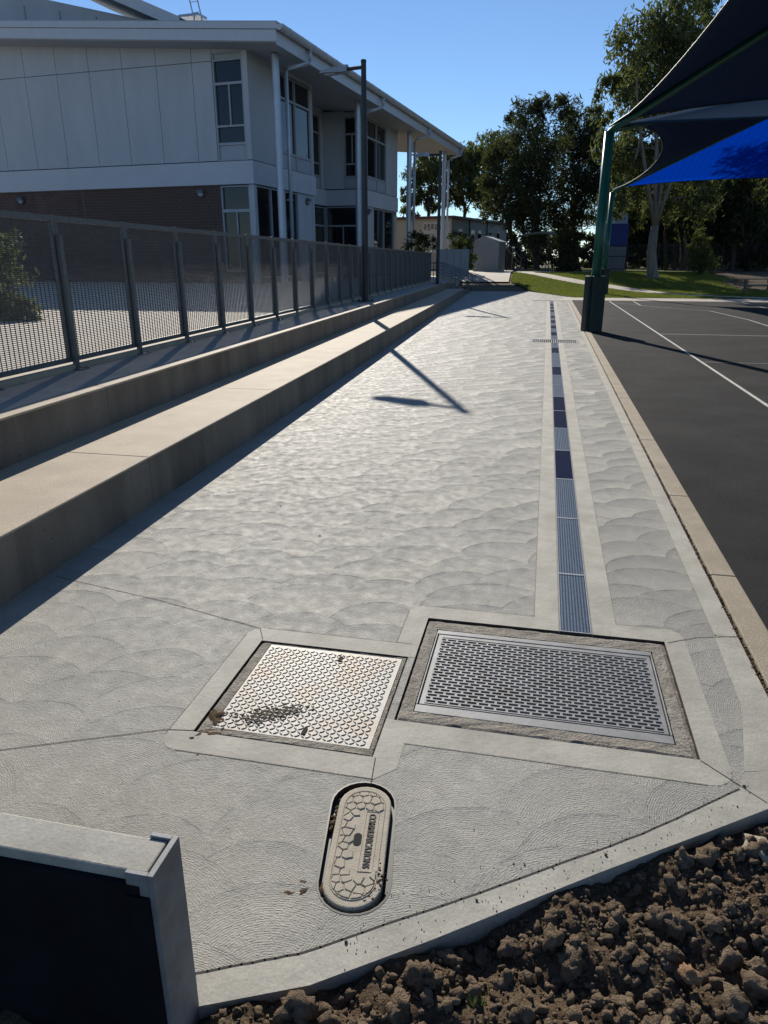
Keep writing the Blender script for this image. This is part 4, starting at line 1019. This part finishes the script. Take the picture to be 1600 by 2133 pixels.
# ------------------------------------------------------------------ vegetation
def leaves(centres, radii, n_each, size, aspect=2.2, droop=.5, squash=.8, shell=.55):
    out = []
    for (c, r, n) in zip(centres, radii, n_each):
        d = RNG.normal(size=(n,3)); d /= np.linalg.norm(d, axis=1)[:,None]
        rad = r*(shell + (1-shell)*RNG.random(n)**.7)*RNG.random(n)**.18
        # sub-clumping
        k = max(4, n//55); sc = RNG.normal(size=(k,3)); sc /= np.linalg.norm(sc, axis=1)[:,None]; sc *= r*RNG.uniform(.25,1.0,(k,1))
        idx = RNG.integers(0, k, n); p = np.where(RNG.random((n,1)) < .82, sc[idx] + RNG.normal(size=(n,3))*r*.15, d*rad[:,None])
        p[:,2] *= squash; p += np.array(c)
        out.append(p)
    P = np.concatenate(out); n = len(P)
    ax = RNG.normal(size=(n,3)); ax[:,2] -= droop*2; ax /= np.linalg.norm(ax, axis=1)[:,None]
    s2 = np.cross(ax, RNG.normal(size=(n,3))); s2 /= np.linalg.norm(s2, axis=1)[:,None]
    L_ = size*RNG.uniform(.6, 1.4, (n,1)); W_ = L_/aspect
    a = P - ax*L_/2; b = P + s2*W_/2; c = P + ax*L_/2; d = P - s2*W_/2
    V = np.concatenate([a,b,c,d]); i = np.arange(n); return V, np.stack([i,i+n,i+2*n,i+3*n],1)

def tree(name, label, base, blobs, leafmat, barkmat, trunk_r, fork, size, dens_=260, aspect=2.4, droop=.5, cat='tree', group=None, squash=.85, lean=(0,0), nl=None, stems=1):
    """base on the ground, blobs = [(centre, radius)], limbs run from the fork to the blobs"""
    base = Vector(base); t = thing(name, label, cat, base, 0, group)
    fk = Vector(fork) - base; m = MB()
    mid = fk*.5 + Vector((random.uniform(-.15,.15), random.uniform(-.15,.15), 0))
    m.tube([(0,0,-.3), (0,0,.02), tuple(mid*.3), tuple(mid), tuple(fk)], [trunk_r*1.6, trunk_r*1.25, trunk_r, trunk_r*.88, trunk_r*.72], 10)
    tk = m.build('trunk', barkmat, t, smooth=True)
    grown = []
    for bi, (c, r) in enumerate(blobs):
        e = Vector(c) - base; m = MB(); pts = []; rr = []; rs0 = 1.0
        k1 = fk*.96 if e.z > fk.z else fk*max(.35, min(.9, e.z/fk.z*.8)); d = e-k1; bend = Vector((random.uniform(-.1,.1), random.uniform(-.1,.1), .12))*d.length
        if bi >= 5:
            k1 = min(grown, key=lambda p_: (p_-e).length + (0 if p_.z < e.z else 3.0)); d = e-k1; bend = Vector((random.uniform(-.1,.1), random.uniform(-.1,.1), .1))*d.length; rs0 = .55
        for i in range(6):
            q = i/5; pts.append(k1 + d*q + bend*math.sin(q*math.pi)*(1 if i else 0)); rr.append(trunk_r*rs0*(.36*(1-q)+.05))
        m.tube(pts, rr, 6); m.build('limb', barkmat, tk, smooth=True); grown += [p_.copy() for p_ in pts[2:5]]
        for _ in range(3):
            e2 = e + Vector((random.gauss(0,1), random.gauss(0,1), random.gauss(0,.8)))*r*.7; s0 = pts[4]
            m2 = MB(); m2.tube([s0, (s0+e2)/2+Vector((0,0,.1*r)), e2], [trunk_r*.08, trunk_r*.05, trunk_r*.02], 5); m2.build('branch', barkmat, tk)
    cs = [np.array(Vector(c)-base) for c, r in blobs]; rs_ = [r for c, r in blobs]
    V, Fc = leaves(cs, rs_, [max(60, int(dens_*r*r)) for r in rs_], size, aspect, droop, squash)
    fmesh('crown', V, Fc, leafmat, t)
    return t
def blobs_px(lst, Y, jit=1.5):
    out = []
    for (px, py, rp) in lst:
        y = Y + random.uniform(-jit, jit); p = at(px, py, y); out.append((p, rp/1579*y))
    return out
def base_at(px, Y): p = at(px, 560, Y); return Vector((p.x, Y, terr(Y)))

# big eucalypt on the right
tree('gum_tree', 'tall pale-trunked gum tree on the lawn behind the green posts', base_at(1362,52), blobs_px([(1330,90,62),(1400,40,70),(1440,110,70),(1380,150,70),(1300,170,45),(1265,185,30),(1330,230,60),(1400,230,62),(1465,30,45),(1480,200,60),(1290,330,48),(1345,330,55),(1420,330,60),(1255,300,30),(1250,245,26),(1280,420,40),(1340,410,42),(1400,430,40),(1460,420,45),(1500,330,60)], 53, 3.0),
     M['gum'], M['bark'], .34, at(1364,470,52), .34, 430, 3.0, .6, squash=.95)
# dense she-oaks in the middle
for (lab, px, Y, bl_) in (
    ('dark dense she-oak with the tallest top behind the shelter', 1118, 72, [(1105,240,36),(1130,215,26),(1090,300,46),(1140,300,48),(1095,370,52),(1150,375,52),(1110,440,50),(1165,450,45),(1080,440,36),(1120,500,42)]),
    ('dark she-oak left of the tallest one, rounded top behind the shed', 1065, 76, [(1055,300,36),(1030,325,30),(1070,350,44),(1035,385,40),(1068,420,42),(1030,440,30),(1062,250,18)]),
    ('feathery she-oak leaning behind the first green post', 1195, 74, [(1175,225,26),(1205,250,32),(1190,310,44),(1220,330,38),(1200,390,46),(1230,430,40),(1190,460,36),(1160,210,16),(1225,290,30),(1245,255,24),(1248,315,30),(1238,375,34)])):
    tree('sheoak_tree', lab, base_at(px, Y), blobs_px(bl_, Y, 2.0), M['sheoak'], M['darkbark'], .30, at(px, 500, Y), .5, 420, 5.0, .25, group='she-oaks behind the shelter', squash=1.1)
# lighter gums behind the open porch
for (lab, px, Y, bl_) in (
    ('thin gum tree seen between the two far porch columns', 893, 92, [(890,345,36),(868,360,32),(912,370,34),(880,400,30),(905,335,30),(860,410,24),(918,410,28),(895,425,20)]),
    ('spreading gum tree just right of the last porch column', 968, 95, [(965,340,36),(942,350,32),(985,350,36),(960,385,38),(992,390,34),(938,400,30),(1010,335,32),(1008,405,26),(985,322,28),(955,325,26),(960,420,22)]),
    ('slender gum tree near the roof end, rising above the beige hut', 1008, 98, [(1005,318,30),(1028,300,32),(1015,350,34),(1030,400,30),(1010,430,24)]),
    ('small gum tree half hidden at the end wall of the building', 850, 90, [(848,440,20),(858,420,16),(845,400,14),(862,450,14)])):
    tree('gum_tree', lab, base_at(px, Y), blobs_px(bl_, Y, 2.0), M['gum'], M['darkbark'], .26, at(px, 440, Y), .5, 240, 3.2, .6, group='gum trees behind the building', squash=.9)
# dark trees on the right under the sail
for (lab, px, Y, bl_) in (
    ('dark leafy tree right of the gum trunk behind the black fence', 1455, 66, [(1440,400,46),(1480,410,50),(1450,450,44),(1500,455,44),(1420,440,36),(1470,360,45)]),
    ('dark bushy tree below the bright blue sail edge', 1525, 64, [(1510,400,48),(1550,410,48),(1520,460,50),(1560,470,46),(1535,510,46),(1490,500,40),(1540,350,50)]),
    ('dark tree at the right picture edge behind the picnic table', 1590, 66, [(1590,390,40),(1600,450,46),(1580,500,50),(1610,520,46),(1570,540,36),(1625,420,50)]),
    ('slim pale-stemmed tree standing between gum trunk and sapling', 1420, 68, [(1400,400,36),(1425,390,36),(1385,430,30),(1440,420,30)]),
    ('leafy tree partly hidden behind the second green post', 1290, 70, [(1280,380,38),(1310,400,40),(1275,430,34),(1325,440,36),(1300,470,24)])):
    tree('bush_tree', lab, base_at(px, Y), blobs_px(bl_, Y, 2.0), M['olive'] if px < 1300 else M['sheoak'], M['darkbark'], .2, at(px, 500, Y), .42, 420, 3.0, .5, group='trees behind the black fence', squash=.95)
# conical sapling
bp_ = base_at(1461, 54)
tree('wattle_sapling', 'young cone-shaped green sapling in front of the dark trees', bp_, [(at(1461+dx, py, 54), r) for dx, py, r in ((0,475,.35),(-4,495,.5),(6,505,.55),(-10,520,.65),(8,525,.7),(0,540,.8),(-14,545,.7),(16,548,.75),(-4,556,.7))], M['olive'], M['darkbark'], .06, at(1461,500,54), .22, 900, 4.5, .1, cat='sapling')
# bushes
def bush(name, label, base, blobs, leafmat, size=.16, dens_=700, group=None, aspect=2.2):
    base = Vector(base); t = thing(name, label, 'shrub', base, 0, group)
    m = MB()
    for c, r in blobs: m.tube([(random.uniform(-.1,.1),random.uniform(-.1,.1),-.1), tuple((Vector(c)-base)*.6), tuple(Vector(c)-base)], [.035,.025,.01], 5)
    m.build('stems', M['darkbark'], t)
    V, Fc = leaves([np.array(Vector(c)-base) for c, r in blobs], [r for c, r in blobs], [int(dens_*r*r)+80 for c, r in blobs], size, aspect, .1, .9)
    fmesh('foliage', V, Fc, leafmat, t); return t
bush('shrub', 'backlit grey-green shrub behind the first fence panel at the left', (-10.2,11.6,Z2), [((-10.5,11.4,1.2),.75),((-9.5,11.3,1.0),.6),((-11.3,11.8,1.5),.9),((-10.2,12.2,1.7),.7),((-12.4,12.2,1.4),1.0),((-8.9,11.4,.85),.35),((-10.8,11.8,2.05),.5)], M['purple'], .15, 4200, aspect=4)
bush('shrub', 'dark shrub in front of the beige hut, left of the far lamp post', at(875,560,52), [(at(860,505,52),.7),(at(880,500,52),.75),(at(898,512,52),.6),(at(870,525,52),.9)], M['shrub'], .2, 520)
bush('shrub', 'dark rounded shrub beside the grey garden shed', at(965,575,54), [(at(955,500,54),.75),(at(972,515,54),.8),(at(965,540,54),.9),(at(945,520,54),.7),(at(978,545,54),.6)], M['shrub'], .2, 520)
bush('hedge', 'tall dark clipped shrub between the shelter and the black gate', base_at(1183,59.5), [(at(px,py,59.5),.55) for px in (1172,1184,1196) for py in (490,508,526,544,560)], M['sheoak'], .2, 900)
# far wood behind the fence
wb = []
for px in range(1290, 1760, 26):
    for py in (330, 380, 430, 480, 520): wb.append((at(px+random.uniform(-8,8), py, 84+random.uniform(-3,3)), random.uniform(1.6,2.3)))
V, Fc = leaves([np.array(c) for c, r in wb], [r for c, r in wb], [int(130*r*r) for c, r in wb], .6, 2.2, .4, 1.0)
tag(stuff(fmesh('woodland', V, Fc, M['sheoak'])), 'dark mass of trees far behind the black fence on the right', 'woodland')
wb = []
for px in range(970, 1800, 22):
    for py in (500, 528, 548): wb.append((at(px, py+random.uniform(-6,6), 96), random.uniform(1.0,1.8)))
V, Fc = leaves([np.array(c) for c, r in wb], [r for c, r in wb], [int(110*r*r) for c, r in wb], .6, 2.2, .3, .9)
tag(stuff(fmesh('undergrowth', V, Fc, M['sheoak'])), 'low dark undergrowth far behind the shelter and gate', 'undergrowth')
for i, px in enumerate((1388, 1405, 1432, 1444, 1490, 1515)):
    Y = 69+i*.9; b = base_at(px, Y); m = MB(); tp = at(px+random.uniform(-6,10), 400, Y)-b
    m.tube([(0,0,-.2), tuple(tp*.5+Vector((random.uniform(-.3,.3),0,0))), tuple(tp)], [.16,.13,.1], 8)
    o = m.build('tree_trunk', M['bark'] if i % 3 == 2 else M['darkbark'], smooth=True); o.location = b; tag(o, ['thin dark trunk just right of the big gum trunk','thin dark trunk second right of the big gum','slender pale trunk left of the sapling','dark trunk directly behind the sapling','dark trunk right of the sapling','dark trunk nearest the picnic table'][i], 'tree trunk', 'slim trunks behind the black fence')

# ------------------------------------------------------------------ far structures
# beige demountable with banner
B_ = at(940, 500, 75); B_.z = .9
dang = math.atan2(4.4, 15.0)
hut = thing('demountable_hut', 'beige-ended long grey hut with brown roof edge beyond the building', 'building', B_, -dang)
m = MB(); m.box(-8.5,0,0,16,-.3,4.75); m.build('wall', M['demwall'], hut)
m = MB(); m.box(-8.6,.02,-.06,-.001,-.3,4.75); m.build('end_wall', M['beige'], hut)
m = MB(); m.hexa([(-8.9,-.35,4.76),(.35,-.35,4.76),(.35,16.3,4.76),(-8.9,16.3,4.76)],[(-8.9,-.35,4.98),(.35,-.35,4.98),(.35,16.3,4.98),(-8.9,16.3,4.98)]); m.build('roof', M['redroof'], hut)
for y in (1.6, 4.9, 6.8, 10.0, 12.5):
    m = MB(); m.box(.001,.05,y,y+1.1,2.0,3.9); o = m.build('window', M['frame'], hut); m = MB(); m.box(.051,.06,y+.1,y+1.0,2.1,3.8); m.build('pane', M['glass'], o)
for y in (4.4, 9.4):
    m = MB(); m.tube([(.1,y,-.2),(.1,y,4.7)], .06, 8); m.build('downpipe', M['black'], hut)
m = MB(); m.box(-4.75,-3.3,-.1,-.061,1.4,3.5); m.build('window', M['frame'], hut); m = MB(); m.box(-4.65,-3.4,-.11,-.101,1.5,3.4); m.build('pane', M['glass'], hut.children[-1])
bn = thing('banner', 'pale printed YMCA banner hung on the beige hut wall', 'banner', B_, -dang)
m = MB(); m.box(-3.1,-.15,-.09,-.062,1.6,4.45); m.build('sheet', M['banner'], bn)
rb = random.Random(3)
for i in range(7):
    x = -2.95 + i*.39; m = MB(); h = rb.uniform(.5,.75); m.box(x, x+rb.uniform(.2,.3), -.095, -.091, 4.3-h, 4.3-rb.uniform(0,.1)); m.box(x+.02, x+.33, -.0955, -.0912, 4.3-h*.6, 4.3-h*.4); m.build('printed_shape', M['bannerpic'], bn)
text('YMCA', .42, (-2.35,-.096,3.2), (math.radians(90),0,0), M['bannertxt'], bn, ext=.003)
for i, (x0, x1, z) in enumerate(((-2.6,-.9,2.86),(-2.4,-.9,2.66),(-2.1,-1.0,2.3))):
    m = MB(); m.box(x0,x1,-.095,-.091,z,z+.06); m.build('print_line', M['bannertxt'], bn)
# garden shed
p0 = at(985, 562, 60); p0.z = .88
sd = thing('garden_shed', 'small grey ribbed steel garden shed at the end of the path', 'shed', p0, math.radians(-8))
W_, D_, H0, H1 = 2.0, 2.6, 2.25, 2.62
m = MB(); m.hexa([(0,0,0),(W_,0,0),(W_,D_,0),(0,D_,0)], [(0,0,H0),(W_,0,H0),(W_,D_,H0),(0,D_,H0)]); m.hexa([(0,0,H0),(W_,0,H0),(W_*.45,0,H1)], [(0,D_,H0),(W_,D_,H0),(W_*.45,D_,H1)]); m.build('wall', M['shedwall'], sd)
rbm = MB(); rbm.box(0,.04,-.02,-.001,.03,H0-.02); r0 = rbm.build('rib', M['shedwall'], sd); r0.location = (.05,0,0)
for i in range(1,8): part_copy(r0, sd, (.05+.25*i,0,0))
m = MB(); m.hexa([(-.08,-.08,H0-.03),(W_*.45,-.08,H1+.0),(W_*.45,D_+.08,H1+.0),(-.08,D_+.08,H0-.03)], [(-.08,-.08,H0+.02),(W_*.45,-.08,H1+.05),(W_*.45,D_+.08,H1+.05),(-.08,D_+.08,H0+.02)]); m.hexa([(W_*.45,-.08,H1+.0),(W_+.08,-.08,H0-.03),(W_+.08,D_+.08,H0-.03),(W_*.45,D_+.08,H1+.0)], [(W_*.45,-.08,H1+.05),(W_+.08,-.08,H0+.02),(W_+.08,D_+.08,H0+.02),(W_*.45,D_+.08,H1+.05)]); m.build('roof', M['fascia'], sd)
# shelter
p0 = at(1075, 566, 60); p0.z = .93; sw = 3.55
sl_ = thing('walkway_shelter', 'low curved grey shelter roof on thin posts beside the gate', 'shelter', p0, 0)
m = MB(); NP = 8
for i in range(NP):
    a, b = i/NP, (i+1)/NP; za, zb = 2.55+.25*math.sin(math.pi*a), 2.55+.25*math.sin(math.pi*b)
    m.hexa([(a*sw,0,za),(b*sw,0,zb),(b*sw,2.6,zb),(a*sw,2.6,za)], [(a*sw,0,za+.09),(b*sw,0,zb+.09),(b*sw,2.6,zb+.09),(a*sw,2.6,za+.09)])
m.build('roof', M['lampcap'], sl_)
for (x, y) in ((.3,.2),(.75,2.4),(2.25,.2),(2.45,2.4),(3.2,1.2),(.55,1.3)):
    m = MB(); m.box(x-.035,x+.035,y-.035,y+.035,-.1,2.7); m.build('post', M['black'], sl_)
# black picket fence and gate
pf = thing('picket_fence', 'black steel picket fence running behind the lawn in front of the trees', 'fence', (0,64,.88))
pk = MB(); pk.box(-.013,.013,-.013,.013,.08,2.15); pk0 = None
xs0 = at(1056,540,64).x; xg0, xg1 = at(1200,540,64).x, at(1238,540,64).x; xe = 17.0
x = xs0
while x < xe:
    if not (xg0-.05 < x < xg1+.05):
        if pk0 is None: pk0 = pk.build('picket', M['black'], pf); pk0.location = (x,0,0)
        else: part_copy(pk0, pf, (x,0,0))
    x += .135
for z in (.2, 1.95):
    for a, b in ((xs0,xg0-.06),(xg1+.06,xe)): m = MB(); m.box(a,b,-.025,.025,z,z+.05); m.build('rail', M['black'], pf)
for x in (xs0, xs0+2.6, xg0-.1, xg1+.1, xg1+2.5, xg1+4.9, xg1+7.3, xg1+9.7, xg1+12.1): m = MB(); m.box(x-.04,x+.04,-.04,.04,-.2,2.25); m.build('post', M['black'], pf)
gt_ = thing('gate', 'narrow black picket gate with bright grass showing behind its bars', 'gate', (0,64,.88))
g0 = None; x = xg0+.03
while x < xg1:
    if g0 is None: g0 = pk.build('bar', M['black'], gt_); g0.location = (x,0,0)
    else: part_copy(g0, gt_, (x,0,0))
    x += .12
for z0_, z1_ in ((.12,.18),(.42,.46),(2.0,2.05)): m = MB(); m.box(xg0,xg1,-.024,.024,z0_,z1_); m.build('gate_rail', M['black'], gt_)
# blue and grey kiosk
p0 = at(1252, 560, 66); p0.z = .85
kw = at(1303,540,66).x - p0.x
ki = thing('blue_kiosk', 'blue and grey clad block with pale metal roof behind the green posts', 'building', p0)
m = MB(); m.box(0,kw,0,3,-.2,1.95); m.build('wall', M['greydoor'], ki)
m = MB(); m.box(-.02,kw+.02,-.02,3,1.98,3.75); m.build('blue_panel', M['bluepanel'], ki)
m = MB(); m.box(0,kw+.0,.05,2.9,1.951,1.979); m.build('trim', M['fascia'], ki)
m = MB(); m.hexa([(0,.1,3.76),(kw-.1,.1,3.76),(kw-.1,2.9,3.76),(0,2.9,3.76)], [(0,.6,4.6),(kw-.1,.6,4.6),(kw-.1,2.4,4.6),(0,2.4,4.6)]); m.build('roof', M['shedwall'], ki)
m = MB(); m.box(.02,kw-.02,-.03,-.001,1.2,1.26); m.build('rail', M['black'], ki)
# picnic table
p0 = at(1575, 607, 43); p0.z = terr(43)+.05
pt_ = thing('picnic_table', 'weathered grey picnic table in the shade at the right edge', 'table', p0, math.radians(8))
for i in range(4): m = MB(); m.box(-.9,.9,-.36+.185*i,-.19+.185*i,.74,.78); m.build('plank', M['timber'], pt_)
for sx in (-.6,.6): m = MB(); m.bar((sx,-.3,0),(sx,.2,.74),.06,.09); m.bar((sx,.3,0),(sx,-.2,.739),.06,.09); m.build('leg', M['timber'], pt_)
for sy in (-.72,.72): m = MB(); m.box(-.9,.9,sy-.12,sy+.12,.42,.46); m.build('seat', M['timber'], pt_)
m = MB(); m.box(-.63,-.57,-.75,.75,.37,.4199); m.box(.57,.63,-.75,.75,.37,.4199); m.build('brace', M['timber'], pt_)
# stairs and handrails at the end of the terrace
sr = thing('terrace_stairs', 'concrete stairs with steel handrails at the far end of the terrace', 'stairs', (xb(39.6), 39.6, 0))
for i in range(4): m = MB(); m.box(-.2-.42*(i+1), -.2-.42*i+.0, 0, 4.2, -.05, .17*(i+1)); m.build('step', M['formed'], sr)
for yy_ in (.2, 2.2, 4.0):
    m = MB(); m.tube([(-2.6,yy_,1.62),(-1.75,yy_,1.62),(.15,yy_,.92),(.15,yy_,.05)], .024, 8); m.tube([(-2.6,yy_,1.25),(-1.75,yy_,1.25),(.15,yy_,.55)], .02, 8)
    for x, zb, zt in ((-2.55,.65,1.62),(-1.75,.6,1.62),(-.8,.3,1.27)): m.tube([(x,yy_,zb),(x,yy_,zt)], .022, 8)
    m.build('handrail', M['galv_fence'], sr)
pn = thing('privacy_panel', 'low grey solid panel standing past the end of the mesh fence', 'panel', at(915,560,47))
pn.location.z = Z2
wp = at(976,560,47).x - at(915,560,47).x
for i in range(4): m = MB(); m.box(wp*i/4+.01, wp*(i+1)/4-.01, -.02,.02,.05,1.7); m.build('sheet', M['demwall'], pn)
for i in range(5): m = MB(); m.box(wp*i/4-.03, wp*i/4+.03, .021,.06,0,1.72); m.build('post', M['galv_fence'], pn)
# ramp handrail by the hut
hr = thing('ramp_handrail', 'sloping steel handrail beside the garden shed', 'handrail', (at(1048,540,63).x, 63, .9))
m = MB(); m.tube([(0,0,2.5),(1.5,0,1.0),(1.5,0,0)], .03, 8); m.tube([(0,0,2.05),(1.5,0,.55)], .025, 8); m.build('rail', M['galv_fence'], hr)
for x, zt in ((.1,2.4),(.75,1.75)): m = MB(); m.tube([(x,0,-.1),(x,0,zt)], .025, 8); m.build('post', M['galv_fence'], hr)

for o in bpy.data.objects:
    if o.get('kind') == 'structure':
        for q in ('label', 'category'):
            if q in o: del o[q]
SC.render.resolution_x, SC.render.resolution_y = 768, 1024
